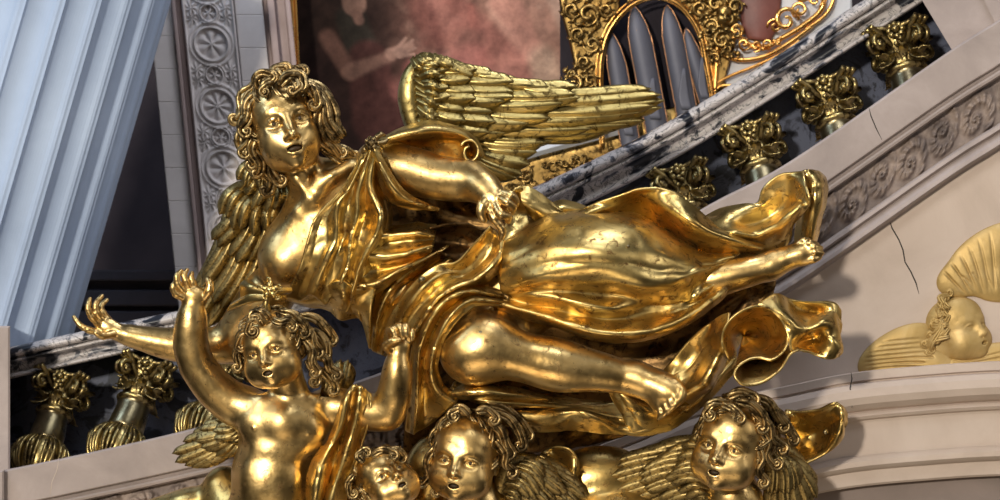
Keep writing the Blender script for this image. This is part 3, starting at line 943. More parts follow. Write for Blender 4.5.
    for (x, y, r, st, sg) in ((786, 20, 13, 0, -1), (800, 10, 9, 2, 1), (775, 26, 8, 3, 1), (744, 44, 7, 0, 1), (756, 46, 6, 2, -1), (768, 44, 6, 1, 1), (736, 30, 9, 3, -1), (815, 0, 8, 1, -1), (802, -8, 10, 0, 1)):
        spiral(B, (x, y), r, 1.3, D+5, r*.25, st, sg)
    for e in range(26):
        V, F = sphere(PW((738+e*1.7, 38+9*math.sin(e*.12)+rg.uniform(-3, 3), D+4)), rg.uniform(1.6, 3)); B.add(V, F)
    B.build('gilt_scrollwork', M['amber'], root)
    # lower parapet of the gallery: carved gilt frieze under a grey slanting rail
    B = Bag()
    G = np.array([[(500, 160, D-30), (720, 95, D-30)], [(500, 260, D-30), (720, 260, D-30)]], float)
    B.add(*loft(G, 8, 20, 4)); 
    for e in range(150):
        x = rg.uniform(505, 625); y = 172-.27*(x-505)+rg.uniform(4, 80)
        spiral(B, (x, y), rg.uniform(3, 7), 1.1, D-24, rg.uniform(1, 1.8), rg.uniform(0, 6), rg.choice((-1, 1)), n=12)
    B.build('gilt_parapet', M['organ'], root)
    B = Bag()
    V, F = tube(PW(crom([(480, 170, D-14), (540, 151, D-14), (620, 130, D-14)], 12)), [5, 5], 4, flat=1.0); B.add(V, F)
    B.build('parapet_rail', M['white'], root, smooth=False)
M['copper'] = gold('copper_edge', (0.45, 0.24, 0.13), (0.5, 0.25, 0.12), (0.15, 0.08, 0.04), 0.35, 0.38)
organ()
# ================================================================== HAIR, FEATHERS, HANDS
def rope(P, rr, tw=3.0):
    """a lock of hair: four fine strands laid side by side round one path, meeting at the tip"""
    P = np.asarray(P, float); n = len(P)
    T = np.gradient(P, axis=0); T /= np.linalg.norm(T, axis=1)[:, None]+1e-9
    u = np.array((0.05, -1.0, 0.05)); u = u-T[0]*np.dot(u, T[0]); u /= np.linalg.norm(u)+1e-9
    U = []
    for i in range(n):
        u = u-T[i]*np.dot(u, T[i]); u /= np.linalg.norm(u)+1e-9; U.append(u)
    U = np.array(U); W = np.cross(T, U)
    s = np.linspace(0, 1, n)
    VV = []; FF = []; b = 0
    for q in range(4):
        a = q*math.pi/2+.6+tw*s
        O = (np.cos(a)*rr*.50)[:, None]*U+(np.sin(a)*rr*.72)[:, None]*W
        V, F = tube(P+O, np.asarray(rr)*.52, 7)
        VV.append(V); FF += [tuple(int(x)+b for x in f) for f in F]; b += len(V)
    return np.concatenate(VV), FF
def lock(fr, n0, heading, length, rad, k0=0.0, k1=6.0, lift=0.02, lift1=0.10, c0=(0, -.13, .27), ax=(.73, .88, .76), n=26, face=True):
    """one lock lying on the scalp in the head's own frame, curling up at its end"""
    nn = np.array(n0, float); nn /= np.linalg.norm(nn)
    up = np.array((0, 0, 1.0)); e = np.cross(up, nn)
    if np.linalg.norm(e) < .1: e = np.array((1.0, 0, 0))
    e /= np.linalg.norm(e); f = np.cross(nn, e)
    t = math.cos(heading)*e+math.sin(heading)*f
    P = []; ds = length/n
    for i in range(n):
        s = i/(n-1)
        h = lift+lift1*math.sin(math.pi*min(1, s*1.15))
        p = np.array(c0)+nn*np.array(ax)*(1+h)
        if face and p[1] > .28 and p[2] < .38 and abs(p[0]) < .55: break
        P.append(fr(*p))
        nn = nn+t*ds; nn /= np.linalg.norm(nn)
        t = t-nn*np.dot(t, nn); t /= np.linalg.norm(t)
        k = (k0+k1*s**3)*ds; b = np.cross(nn, t)
        t = t*math.cos(k)+b*math.sin(k)
    if len(P) < 7: return None
    m = len(P); rr = rad*fr.s*np.interp(np.linspace(0, 1, m), [0, .15, .6, .9, 1], [.55, 1, .95, .6, .15])
    return rope(P, rr)
def head_hair(B, fr, seed, wind=0.0, n=90, rad=.085, fringe=.5, length=1.0, curl=1.0, down=-.25, c0=(0, -.13, .27), ax=(.73, .88, .76)):
    rg = random.Random(seed)
    for i in range(n):
        z = 1-1.35*(i+.5)/n
        a = i*2.399963+rg.uniform(-.15, .15)
        r = math.sqrt(max(0, 1-z*z)); nx, ny = r*math.sin(a), r*math.cos(a)
        if ny > .35 and z < fringe: continue
        if z < down and ny > -.1: continue
        hd = rg.uniform(-.5, .5)-math.pi/2 if z < .85 else rg.uniform(0, 6.28)
        hd += wind
        sg = rg.choice((-1, 1))
        q = lock(fr, (nx, ny, z), hd, rg.uniform(.75, 1.25)*length, rad*rg.uniform(.75, 1.25), sg*rg.uniform(.2, 1.2), sg*rg.uniform(4, 14)*curl, .01, rg.uniform(.04, .14), c0, ax)
        if q: B.add(*q)
def strand(B, pts, rad, seg=11, grooves=5, gamp=.2, curl=None, n=26, twist=3.0):
    """free lock through (x, y, d) points; curl=(radius, turns, side) winds up its end"""
    P = crom(np.array(pts, float), n)
    if curl:
        r, turns, sg = curl
        T = P[-1]-P[-2]; a0 = math.atan2(T[1], T[0]); L = []
        cx, cy = P[-1][0]-sg*r*math.sin(a0), P[-1][1]+sg*r*math.cos(a0)
        th = math.atan2(P[-1][1]-cy, P[-1][0]-cx)
        for i in range(1, 19):
            t = i/18; rr = r*(1-.75*t); an = th+sg*turns*2*math.pi*t
            L.append((cx+rr*math.cos(an), cy+rr*math.sin(an), P[-1][2]+r*.6*t))
        P = np.concatenate([P, np.array(L)])
    m = len(P)
    rr = np.interp(np.linspace(0, 1, m), [0, .1, .6, .9, 1], [.6, 1, .95, .6, .2])*rad
    B.add(*rope(PW(P), rr, twist))
def feather(B, root, tip, w, bend=0.0, arch=.35, droop=0.0, thick=1.2, nu=34, nv=11, barb=.055):
    """one carved feather from root to tip (x, y, d), quill ridge down the middle, slanting barbs"""
    a = np.array(root, float); b = np.array(tip, float)
    dv = b[:2]-a[:2]; L = np.linalg.norm(dv); dv /= L; nrm = np.array((-dv[1], dv[0]))
    G = np.zeros((nu, nv, 3))
    for i, s in enumerate(np.linspace(0, 1, nu)):
        c = a+(b-a)*s; c[:2] += nrm*(bend*L*math.sin(math.pi*s)); c[2] += droop*math.sin(math.pi*s)
        ww = w*(.55+.55*math.sin(math.pi*min(1, s*1.0)*.62))*(.06+.94*math.sqrt(max(0, 1-max(0, (s-.84)/.16)**2)))
        for j, t in enumerate(np.linspace(-1, 1, nv)):
            h = arch*w*(1-t*t)+.16*w*math.exp(-(t/.16)**2)+barb*w*math.cos((s*L/(w*.75)-abs(t)*1.1)*2*math.pi)*abs(t)**.7
            back = -t*t*w*.45*(1 if s > .5 else .4)
            G[i, j, :2] = c[:2]+nrm*ww*t+dv*back; G[i, j, 2] = c[2]+h
    B.add(*shell(PW(G), thick))
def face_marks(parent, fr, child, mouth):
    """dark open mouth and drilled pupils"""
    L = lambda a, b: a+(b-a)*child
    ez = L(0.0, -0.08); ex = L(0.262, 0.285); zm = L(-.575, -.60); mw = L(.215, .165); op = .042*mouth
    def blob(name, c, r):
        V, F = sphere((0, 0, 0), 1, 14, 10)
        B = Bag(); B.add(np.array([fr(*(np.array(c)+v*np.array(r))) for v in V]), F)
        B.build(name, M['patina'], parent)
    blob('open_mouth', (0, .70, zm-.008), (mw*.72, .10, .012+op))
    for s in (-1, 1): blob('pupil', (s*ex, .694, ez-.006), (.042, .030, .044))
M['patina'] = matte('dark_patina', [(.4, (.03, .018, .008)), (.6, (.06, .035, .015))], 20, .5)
def feather_row(B, R, T, n, w, jit=.0, seed=1, **kw):
    """a fan: roots along the polyline R, tips along the polyline T"""
    rg = random.Random(seed)
    RR = crom(np.array(R, float), n); TT = crom(np.array(T, float), n)
    for i in range(n):
        j = np.array((rg.uniform(-jit, jit), rg.uniform(-jit, jit), rg.uniform(-1, 1)))
        feather(B, RR[i]+np.array((0, 0, (i % 2)*1.2)), TT[i]+j+np.array((0, 0, (i % 2)*1.2)), w*(1+rg.uniform(-.1, .1)), **kw)
def px_chain(K, pts, R, k=3, n=None, mode='u'):
    K.chain(PW(np.array(pts, float)), R, k, mode, n)
def px_ell(K, c, r, k=5, roll=0, mode='u', yaw=0):
    """ellipsoid at (x, y, d), radii (across, depth, up), rolled clockwise in the picture"""
    K.ell(PW(np.array(c, float)), r, rot('y', roll)@rot('z', yaw), k, mode)
def fingers(K, F_, k=1.2, slim=.84):
    for pts, r in F_:
        r = [q*slim for q in r] if not np.isscalar(r) else r*slim
        px_chain(K, pts, r, k, 9)
        px_ell(K, pts[1], [(r if np.isscalar(r) else r[1])*1.06]*3, 1.5)

# ================================================================== THE ANGEL
angel = empty('angel_statue', (400, 290, 0), 'large gilded angel reclining across the middle, wings out and one arm over the cloth', 'statue')
AF = Frame((284, 127, 94), 49, yaw=10, pitch=6, roll=-14)
K = Clay()
sculpt_head(K, AF, 0.0, 1.3)
# neck and chest
px_chain(K, [(290, 150, 74), (303, 172, 72), (318, 196, 68)], [21, 19, 22], 8)
px_chain(K, [(312, 158, 88), (318, 176, 92), (322, 192, 94)], [6, 5, 3], 8)
px_chain(K, [(286, 160, 84), (298, 180, 90), (310, 196, 94)], [6, 5, 3], 8)
px_ell(K, (322, 232, 58), (44, 42, 60), 12, roll=8)
px_ell(K, (344, 186, 66), (36, 30, 26), 12, roll=25)
px_ell(K, (296, 252, 60), (36, 34, 34), 14, roll=20)
px_ell(K, (286, 264, 66), (26, 30, 26), 12)
px_ell(K, (352, 276, 30), (42, 30, 26), 14)
px_ell(K, (420, 290, 34), (60, 34, 36), 16, roll=10)
px_ell(K, (520, 290, 40), (60, 40, 44), 16)
px_chain(K, [(318, 186, 92), (332, 176, 95), (350, 166, 92)], [7, 6, 7], 8)
px_chain(K, [(312, 200, 90), (300, 212, 88), (290, 232, 80)], [8, 6, 6], 10)
# arm over the cloth
px_chain(K, [(378, 164, 84), (405, 170, 94), (440, 178, 104), (470, 180, 112)], [24, 22, 20, 19], 8, 12)
px_ell(K, (415, 166, 100), (26, 16, 14), 8, roll=6)
px_chain(K, [(470, 180, 112), (484, 188, 128), (493, 197, 138)], [19, 15, 11], 6, 8)
# hand hanging forward
px_ell(K, (496, 202, 143), (12, 9, 14), 5, roll=-35)
fingers(K, [([(490, 206, 146), (494, 218, 151), (502, 229, 148), (501, 238, 142)], [5.0, 4.3, 3.8, 3.0]),
            ([(496, 205, 149), (501, 214, 156), (508, 216, 151), (508, 221, 146)], [5.0, 4.4, 3.8, 3.1]),
            ([(501, 199, 149), (507, 202, 156), (513, 207, 151), (512, 212, 146)], [4.8, 4.2, 3.7, 3.0]),
            ([(504, 193, 146), (511, 195, 151), (516, 200, 147), (516, 205, 143)], [4.2, 3.7, 3.2, 2.8]),
            ([(490, 197, 142), (483, 205, 148), (481, 213, 149), (484, 220, 147)], [6.0, 5.2, 4.4, 3.4])], 1.2, 1.0)
# outstretched arm behind the putto
px_chain(K, [(272, 290, 44), (248, 322, 34), (232, 344, 30)], [26, 22, 19], 8, 10)
px_chain(K, [(232, 344, 30), (200, 346, 30), (170, 344, 32), (140, 338, 34), (120, 333, 36)], [18, 17, 15.5, 11, 8.5], 6, 16)
px_ell(K, (108, 328, 38), (14, 6.5, 10), 5, roll=25)
fingers(K, [([(101, 333, 40), (89, 330, 44), (80, 325, 45), (74, 317, 42)], [4.6, 4.0, 3.5, 2.6]),
            ([(100, 326, 40), (92, 317, 46), (88, 308, 48), (90, 299, 44)], [4.6, 4.1, 3.6, 2.7]),
            ([(105, 323, 38), (97, 313, 43), (96, 304, 44), (102, 296, 40)], [4.6, 4.1, 3.6, 2.7]),
            ([(110, 321, 34), (103, 313, 37), (101, 306, 36), (107, 300, 33)], [4.2, 3.8, 3.4, 2.6]),
            ([(114, 334, 42), (103, 336, 49), (96, 333, 54)], [4.8, 4.2, 3.2])])
# near leg: knee, calf, foot
px_ell(K, (478, 351, 92), (38, 36, 34), 10, roll=-10)
px_chain(K, [(508, 326, 20), (486, 344, 72)], [34, 32], 12, 6)
px_ell(K, (488, 334, 108), (22, 16, 14), 10, roll=15)
px_chain(K, [(486, 346, 98), (522, 357, 98), (560, 366, 96), (600, 372, 94), (632, 379, 92)], [28, 22, 22.5, 17.5, 13], 8, 20)
px_ell(K, (556, 364, 96), (34, 20, 22), 12, roll=13)
px_ell(K, (636, 376, 94), (14, 14, 15), 8)
px_chain(K, [(636, 380, 92), (655, 386, 96), (672, 393, 102)], [15, 16, 15], 8, 8)
px_ell(K, (664, 398, 100), (12, 12, 17), 8, roll=20)
fingers(K, [([(676, 384, 108), (682, 392, 114), (680, 400, 117)], [5.4, 4.8, 4.0]),
            ([(672, 390, 110), (677, 400, 116), (674, 406, 117)], [4.8, 4.2, 3.5]),
            ([(668, 396, 110), (672, 405, 115), (669, 411, 115)], [4.5, 4, 3.3]),
            ([(663, 401, 109), (667, 409, 113), (664, 415, 112)], [4.2, 3.8, 3.2]),
            ([(659, 406, 106), (661, 413, 110), (659, 418, 108)], [4, 3.4, 3])], 2.5)
# far foot
px_chain(K, [(700, 282, 60), (728, 276, 66), (756, 270, 68), (778, 262, 68)], [20, 16, 13, 10.5], 8, 12)
px_chain(K, [(778, 262, 68), (794, 256, 70), (806, 252, 72)], [11.5, 11, 9.5], 8, 8)
px_ell(K, (770, 268, 66), (11, 12, 12), 8)
fingers(K, [([(802, 262, 74), (813, 259, 78), (819, 257, 76)], [5.2, 4.6, 3.8]),
            ([(804, 256, 75), (815, 252, 80), (822, 253, 77)], [4.2, 3.6, 3]),
            ([(803, 252, 75), (814, 247, 80), (821, 248, 76)], [4.1, 3.5, 2.9]),
            ([(801, 248, 74), (810, 243, 79), (817, 244, 75)], [4, 3.4, 2.8]),
            ([(797, 245, 72), (804, 240, 76), (809, 240, 73)], [3.8, 3.2, 2.6])], 2.2)
def relax(V, F, it, lo, hi, h):
    """evens out the modelled surface without shrinking it; open edges of the box stay put"""
    E = np.concatenate([F[:, [0, 1]], F[:, [1, 2]], F[:, [2, 3]], F[:, [3, 0]]])
    E = np.concatenate([E, E[:, ::-1]])
    n = len(V); cnt = np.bincount(E[:, 0], minlength=n).astype(float)
    edge = ((V < np.array(lo)+1.2*h) | (V > np.array(hi)-2.2*h)).any(1)
    V0 = V.copy()
    for k_ in range(it):
        for lam in (.6, -.62):
            A = np.stack([np.bincount(E[:, 0], V[E[:, 1], k], n) for k in range(3)], 1)/np.maximum(cnt, 1)[:, None]
            V = V+(A-V)*lam
            V[edge] = V0[edge]
    return V
def grow_boxes(K, name, mat, parent, boxes):
    """boxes: (x0, x1, y0, y1, d0, d1, voxel); each keeps its own part of the iso-surface"""
    B = Bag()
    for x0, x1, y0, y1, d0, d1, h in boxes:
        x0 -= 4; x1 += 4; y0 -= 4; y1 += 4
        lo = ((x0-500)*1.0, -d1, 250-y1); hi = ((x1-500)*1.0, -d0, 250-y0)
        V, F = K.grow(lo, hi, h)
        B.add(relax(V, F, 1 if h < .85 else 6, lo, hi, h), F)
    # vertices live in one array: F lists are arrays of quads
    return B.build(name, mat, parent)
_add = Bag.add
def fast_add(s, V, F):
    V = np.asarray(V, float).reshape(-1, 3); b = s.n
    if isinstance(F, np.ndarray): s.F += (F+b).tolist()
    else: s.F += [[int(i)+b for i in f] for f in F]
    s.V.append(V); s.n += len(V)
Bag.add = fast_add
grow_boxes(K, 'body', M['gold'], angel, [(232, 345, 72, 172.7, 10, 155, .6), (64, 145, 285, 350, 0, 80, .65), (141, 258.0, 270, 380, 0, 100, 1.0), (258, 460, 165, 345, -20, 130, 1.3), (345, 460, 135, 345, -20, 130, 1.3), (458.6, 530, 150, 250, 60, 168, .65), (430, 600, 245, 410, -20, 150, 1.3), (598.7, 700, 340, 430, 60, 130, .9), (670, 830, 225, 310, 30, 100, .9)])
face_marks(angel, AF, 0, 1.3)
# angel's hair
B = Bag()
head_hair(B, AF, 4, n=150, rad=.07, fringe=.72, length=1.0, ax=(.72, .84, .73))
K2 = Clay(); K2.ell(AF(0, -.24, .28), np.array((.70, .78, .70))*AF.s, AF.R, 1)
V, F = K2.grow(*head_box(AF, 1.3), 1.6); B.add(V, F)
for pts, r, c in (
    # fringe and crown
    ([(260, 88, 118), (256, 80, 122), (262, 73, 124), (272, 74, 126)], 4.4, (4, 1.1, 1)),
    ([(280, 86, 130), (288, 76, 130), (300, 76, 128), (304, 84, 130)], 5.2, (5, 1.0, 1)),
    ([(272, 80, 128), (266, 84, 132), (262, 90, 132)], 3.8, (3.4, 1.1, -1)),
    ([(292, 78, 128), (299, 86, 134), (295, 92, 135)], 4.0, (3.4, 1.0, 1)),
    ([(304, 84, 122), (314, 92, 122), (318, 102, 120)], 5.0, (4.5, 1.0, 1)),
    ([(282, 78, 126), (274, 70, 122), (284, 66, 118)], 4.5, (4.5, 1.0, 1)),
    ([(300, 78, 120), (292, 70, 114), (302, 68, 110)], 4.5, (4, 1, 1)),
    # left side falling
    ([(258, 92, 112), (249, 104, 112), (248, 118, 112), (242, 128, 108)], 5.0, (5, .9, -1)),
    ([(252, 86, 100), (242, 96, 98), (243, 110, 100), (238, 120, 98)], 5.0, (4, .9, 1)),
    ([(250, 112, 106), (242, 126, 104), (248, 140, 104), (242, 150, 100)], 5.0, (4, 1, -1)),
    ([(246, 124, 96), (240, 140, 96), (248, 154, 94), (254, 162, 92)], 5.4, (4, 1, 1)),
    ([(254, 136, 104), (252, 150, 102), (260, 162, 98), (260, 172, 92)], 5.0, (4, 1, 1)),
    ([(252, 150, 88), (258, 168, 84), (270, 178, 80), (270, 190, 76)], 5.4, (4, .8, 1)),
    ([(264, 156, 90), (268, 170, 88), (278, 182, 84)], 5.5, (4, .8, -1)),
    # right side blown back
    ([(310, 92, 112), (322, 104, 112), (326, 120, 110), (336, 132, 106), (343, 138, 102)], 6.0, None),
    ([(306, 88, 106), (322, 96, 102), (332, 112, 100), (336, 126, 98), (346, 136, 94)], 6.5, None),
    ([(318, 108, 110), (320, 124, 110), (328, 136, 106), (340, 142, 100)], 5.5, None),
    ([(316, 122, 104), (322, 138, 102), (332, 146, 98), (340, 154, 92)], 5.5, (3, .8, -1)),
    ([(320, 134, 92), (328, 148, 90), (342, 150, 88), (356, 156, 84)], 6, None),
    ([(318, 144, 88), (330, 152, 86), (342, 160, 86), (354, 160, 82)], 5.0, (3.5, 1, -1)),
    ([(300, 84, 96), (318, 90, 92), (330, 104, 90), (338, 120, 88)], 7, None)):
    strand(B, pts, r, curl=c)
B.build('hair', M['hair'], angel)

# wings
B = Bag()
D0 = 24
# wing raised on the right: long flight feathers, then shorter rows over them
FR_ = dict(arch=.6)
feather_row(B, [(470, 92, D0), (462, 112, D0+2), (452, 126, D0)], [(646, 88, D0+8), (662, 108, D0+10), (626, 126, D0+8), (598, 136, D0+6)], 9, 7.5, 3, 1, bend=.035, droop=8, **FR_)
feather_row(B, [(462, 84, D0+6), (456, 108, D0+8), (448, 126, D0+6)], [(648, 86, D0+16), (664, 100, D0+14), (636, 112, D0+16), (592, 126, D0+14), (552, 138, D0+10)], 9, 6.5, 3, 2, bend=.045, droop=9, **FR_)
feather_row(B, [(448, 130, D0+2), (456, 140, D0+4), (462, 150, D0+4)], [(546, 142, D0+14), (540, 150, D0+10), (526, 168, D0+12), (516, 180, D0+8)], 6, 8, 2, 3, bend=.06, droop=8, **FR_)
feather_row(B, [(440, 78, D0+14), (440, 100, D0+16), (438, 124, D0+16)], [(580, 90, D0+26), (575, 102, D0+28), (535, 120, D0+26), (505, 136, D0+24)], 8, 7.5, 5, 4, bend=.05, droop=8, **FR_)
feather_row(B, [(428, 70, D0+22), (430, 92, D0+24), (430, 126, D0+24)], [(512, 78, D0+32), (508, 98, D0+34), (494, 122, D0+34), (484, 148, D0+32)], 8, 7.5, 6, 5, bend=.07, droop=7, **FR_)
feather_row(B, [(420, 66, D0+30), (420, 90, D0+32), (422, 124, D0+32)], [(474, 66, D0+38), (476, 92, D0+40), (464, 116, D0+40), (456, 138, D0+38)], 8, 6.5, 5, 6, bend=.09, droop=6, **FR_)
feather_row(B, [(414, 62, D0+36), (416, 90, D0+38), (418, 120, D0+38)], [(448, 62, D0+40), (450, 84, D0+44), (444, 108, D0+44), (440, 130, D0+42)], 10, 4.5, 5, 7, bend=.12, droop=5, **FR_)
feather_row(B, [(416, 66, D0+40), (422, 84, D0+42), (424, 110, D0+42)], [(434, 58, D0+46), (440, 76, D0+48), (436, 100, D0+48), (430, 122, D0+46)], 10, 3.8, 4, 17, bend=-.12, droop=5, **FR_)
feather_row(B, [(412, 58, D0+38), (426, 54, D0+38), (446, 58, D0+32)], [(428, 66, D0+46), (442, 66, D0+46), (474, 74, D0+40)], 8, 4, 4, 8, bend=.1, droop=5, **FR_)
feather_row(B, [(448, 62, D0+26), (474, 72, D0+24), (500, 80, D0+22)], [(494, 76, D0+34), (526, 84, D0+30), (566, 92, D0+28)], 6, 6, 3, 9, bend=.06, droop=5, **FR_)
K2 = Clay()
px_chain(K2, [(424, 60, D0+26), (413, 76, D0+28), (410, 98, D0+28), (416, 124, D0+28), (424, 140, D0+24)], [7, 10, 12, 11, 8], 4, 14)
px_chain(K2, [(424, 60, D0+24), (446, 66, D0+20), (480, 78, D0+14), (520, 90, D0+10)], [8, 9, 7, 4], 4, 12)
px_ell(K2, (446, 100, D0+14), (34, 16, 40), 6)
V, F = K2.grow((-105, -D0-60, 100), (60, -D0+20, 205), 1.6); B.add(V, F)
B.build('wing', M['wing'], angel)
B = Bag()
D0 = 6
FL = dict(arch=.75)
feather_row(B, [(226, 214, D0+4), (256, 236, D0+8), (290, 246, D0+14)], [(196, 292, D0), (200, 322, D0+4), (226, 332, D0+6), (258, 316, D0+8)], 11, 5.6, 3, 11, bend=-.05, droop=8, **FL)
feather_row(B, [(234, 212, D0+12), (262, 230, D0+16), (290, 238, D0+18)], [(202, 278, D0+10), (216, 304, D0+14), (244, 306, D0+16), (268, 290, D0+16)], 10, 5.2, 4, 12, bend=-.06, droop=8, **FL)
feather_row(B, [(242, 194, D0+22), (264, 208, D0+24), (290, 218, D0+28)], [(214, 238, D0+20), (230, 262, D0+24), (262, 262, D0+26), (278, 250, D0+26)], 8, 6, 5, 13, bend=-.1, droop=8, **FL)
feather_row(B, [(246, 182, D0+30), (266, 192, D0+34), (290, 202, D0+38)], [(224, 212, D0+30), (238, 230, D0+36), (264, 232, D0+40), (284, 228, D0+40)], 8, 5.5, 6, 14, bend=.12, droop=7, **FL)
feather_row(B, [(252, 170, D0+38), (268, 176, D0+42), (286, 186, D0+44)], [(234, 194, D0+38), (250, 206, D0+44), (268, 210, D0+46), (286, 210, D0+46)], 8, 5, 5, 15, bend=-.12, droop=6, **FL)
feather_row(B, [(256, 158, D0+40), (276, 166, D0+44)], [(238, 180, D0+44), (258, 192, D0+48), (280, 194, D0+48)], 7, 4.5, 4, 16, bend=.1, droop=5, **FL)
K2 = Clay()
px_chain(K2, [(274, 172, D0+22), (260, 205, D0+12), (240, 250, D0), (222, 295, D0-8)], [20, 26, 20, 12], 6, 12)
px_ell(K2, (272, 210, D0+14), (22, 16, 34), 6)
V, F = K2.grow((-320, -70, -70), (-200, 30, 110), 1.8); B.add(V, F)
B.build('wing', M['smallwing'], angel)

# brooch
B = Bag()
for e in range(7):
    a = e*.9
    V, F = sphere(PW((371+4.2*math.cos(a), 143+4.6*math.sin(a), 136+2*math.sin(e))), 2.7, 10, 8); B.add(V, F)
V, F = sphere(PW((371, 143, 138)), 4.0, 12, 10); B.add(V, F)
for P in ([(376, 138, 134), (381, 134, 132), (385, 136, 128)], [(366, 148, 134), (363, 152, 130), (366, 155, 130)], [(377, 143, 134), (384, 142, 130), (388, 139, 128)]):
    V, F = tube(PW(crom(P, 10)), [2.4, 2.4, 1.2], 8, 1, 4, .2); B.add(V, F)
B.build('brooch', M['hair'], angel)

# ------------------------------------------------------------------ drapery: rows run along the folds
def wrinkle(seed, amp=1.0, fu=22.0, fv=40.0):
    """soft dents and creases left by beating and folding; sizes in units"""
    def f(u, v):
        h = 0
        for k, (a, b, w) in enumerate(((fu, fv, 1.0), (fu*.5, fv*.45, .4), (fu*2.2, fv*.6, .6))):
            h = h+w*(np.abs(2*vnoise(u/a*10+3*seed, v/b*10+5*k, 10.0, seed*7+k)-1)-.45)
        return amp*h*1.6
    f.phys = True
    return f
def cloth(name, rows, nu=56, nv=64, thick=2.6, disp=None, mat=None, parent=None):
    B = Bag(); B.add(*loft([np.array(r, float) for r in rows], nu, nv, thick, disp))
    return B
def cloths(name, parent, mat, pieces):
    B = Bag()
    for i, p in enumerate(pieces):
        rows, kw = p if isinstance(p, tuple) else (p, {})
        kw = dict(kw); kw.setdefault('disp', wrinkle(i+3, 1.5)); kw.setdefault('nu', 56); kw.setdefault('nv', 64)
        B.add(*loft([np.array(r, float) for r in rows], **kw))
    return B.build(name, mat, parent)
def crease(rows, f=.70):
    """sharper ridges and broader hollows: a further row between each two, lying nearer the hollow"""
    R = [crom(np.array(r, float), 24) for r in rows]; out = [R[0]]
    for a, b in zip(R[:-1], R[1:]):
        m = (a+b)/2; m[:, 2] = np.minimum(a[:, 2], b[:, 2])*f+np.maximum(a[:, 2], b[:, 2])*(1-f)
        out += [m, b]
    return out
CH = [[(366, 148, 128), (343, 188, 114), (317, 217, 106), (309, 238, 106), (301, 266, 102), (286, 297, 84)],
      [(367, 149, 128), (345, 190, 112), (324, 218, 105), (318, 240, 104), (311, 266, 101), (300, 300, 82)],
      [(368, 149, 130), (350, 186, 124), (337, 206, 122), (336, 238, 114), (325, 262, 112), (312, 294, 98)],
      [(369, 149, 130), (354, 190, 116), (346, 215, 112), (344, 238, 106), (335, 266, 104), (326, 304, 86)],
      [(371, 149, 131), (359, 188, 126), (357, 215, 121), (350, 240, 118), (349, 262, 112), (341, 282, 108)],
      [(373, 149, 130), (365, 190, 118), (367, 212, 104), (361, 235, 110), (354, 262, 104), (346, 312, 84)],
      [(376, 149, 131), (371, 185, 124), (381, 214, 130), (376, 236, 128), (362, 262, 120), (352, 292, 106)],
      [(378, 149, 128), (380, 180, 106), (388, 212, 98), (384, 242, 96), (372, 264, 90), (360, 318, 72)],
      [(380, 150, 118), (388, 176, 84), (392, 210, 66), (392, 240, 60), (386, 265, 58), (372, 330, 48)]]
WA = [[(382, 226, 84), (400, 226, 80), (420, 224, 78), (436, 224, 72)],
      [(380, 236, 104), (400, 234, 106), (420, 233, 108), (434, 236, 100)],
      [(376, 244, 97), (396, 243, 97), (416, 241, 99), (434, 240, 94)],
      [(368, 256, 102), (388, 257, 106), (408, 254, 112), (432, 247, 106)],
      [(364, 268, 88), (380, 270, 86), (402, 266, 88), (430, 254, 88)],
      [(350, 286, 98), (374, 284, 106), (400, 270, 106), (426, 258, 96), (448, 246, 80)],
      [(352, 296, 80), (376, 294, 80), (402, 278, 80), (430, 264, 76), (450, 250, 66)]]
TI = [[(282, 296, 74), (305, 292, 86), (326, 285, 94), (342, 281, 104), (358, 290, 98), (376, 284, 92)],
      [(284, 299, 66), (305, 302, 72), (326, 300, 80), (343, 298, 98), (352, 306, 80), (371, 306, 88)],
      [(288, 301, 52), (308, 306, 56), (328, 310, 60), (341, 320, 70), (360, 320, 58), (369, 348, 60)]]
DK = [[(430, 254, 60), (404, 266, 72), (384, 284, 68), (374, 310, 60), (369, 346, 50)],
      [(436, 256, 78), (410, 271, 86), (390, 291, 80), (379, 315, 68), (373, 350, 50)],
      [(442, 258, 60), (414, 277, 64), (394, 297, 60), (384, 321, 52), (377, 352, 42)],
      [(450, 260, 78), (420, 281, 86), (400, 303, 80), (389, 327, 66), (382, 354, 50)],
      [(456, 262, 64), (426, 286, 66), (406, 308, 60), (394, 332, 52), (386, 356, 40)]]
SC = [[(377, 148, 134), (388, 168, 128), (402, 188, 122), (418, 199, 114), (438, 209, 104)],
      [(375, 150, 138), (384, 174, 134), (397, 193, 128), (414, 203, 120), (438, 209, 106)],
      [(373, 151, 130), (381, 178, 120), (393, 198, 116), (411, 206, 112), (438, 210, 104)],
      [(371, 152, 126), (378, 182, 106), (390, 202, 104), (410, 209, 104), (437, 211, 100)]]
BK = [[(377, 141, 112), (398, 130, 106), (418, 124, 100), (440, 122, 96), (462, 128, 92), (478, 140, 90), (484, 154, 88)],
      [(378, 143, 122), (398, 136, 124), (418, 132, 126), (440, 130, 120), (460, 134, 112), (475, 144, 108), (481, 156, 102)],
      [(380, 145, 112), (400, 142, 98), (420, 141, 94), (440, 140, 92), (456, 144, 94), (467, 152, 92), (472, 160, 86)],
      [(382, 149, 104), (402, 150, 84), (420, 154, 80), (438, 160, 80), (450, 166, 84), (460, 170, 84), (466, 172, 84)]]
ROLL = []
for dd, k in ((118, 1.0), (104, .92), (86, .8)):
    r = []
    for i in range(13):
        t = i/12; a = -2.6+t*7.0; rr = 13*(1-.55*t)*k
        r.append((470+rr*math.cos(a)*.8, 152+rr*math.sin(a), dd))
    ROLL.append(r)
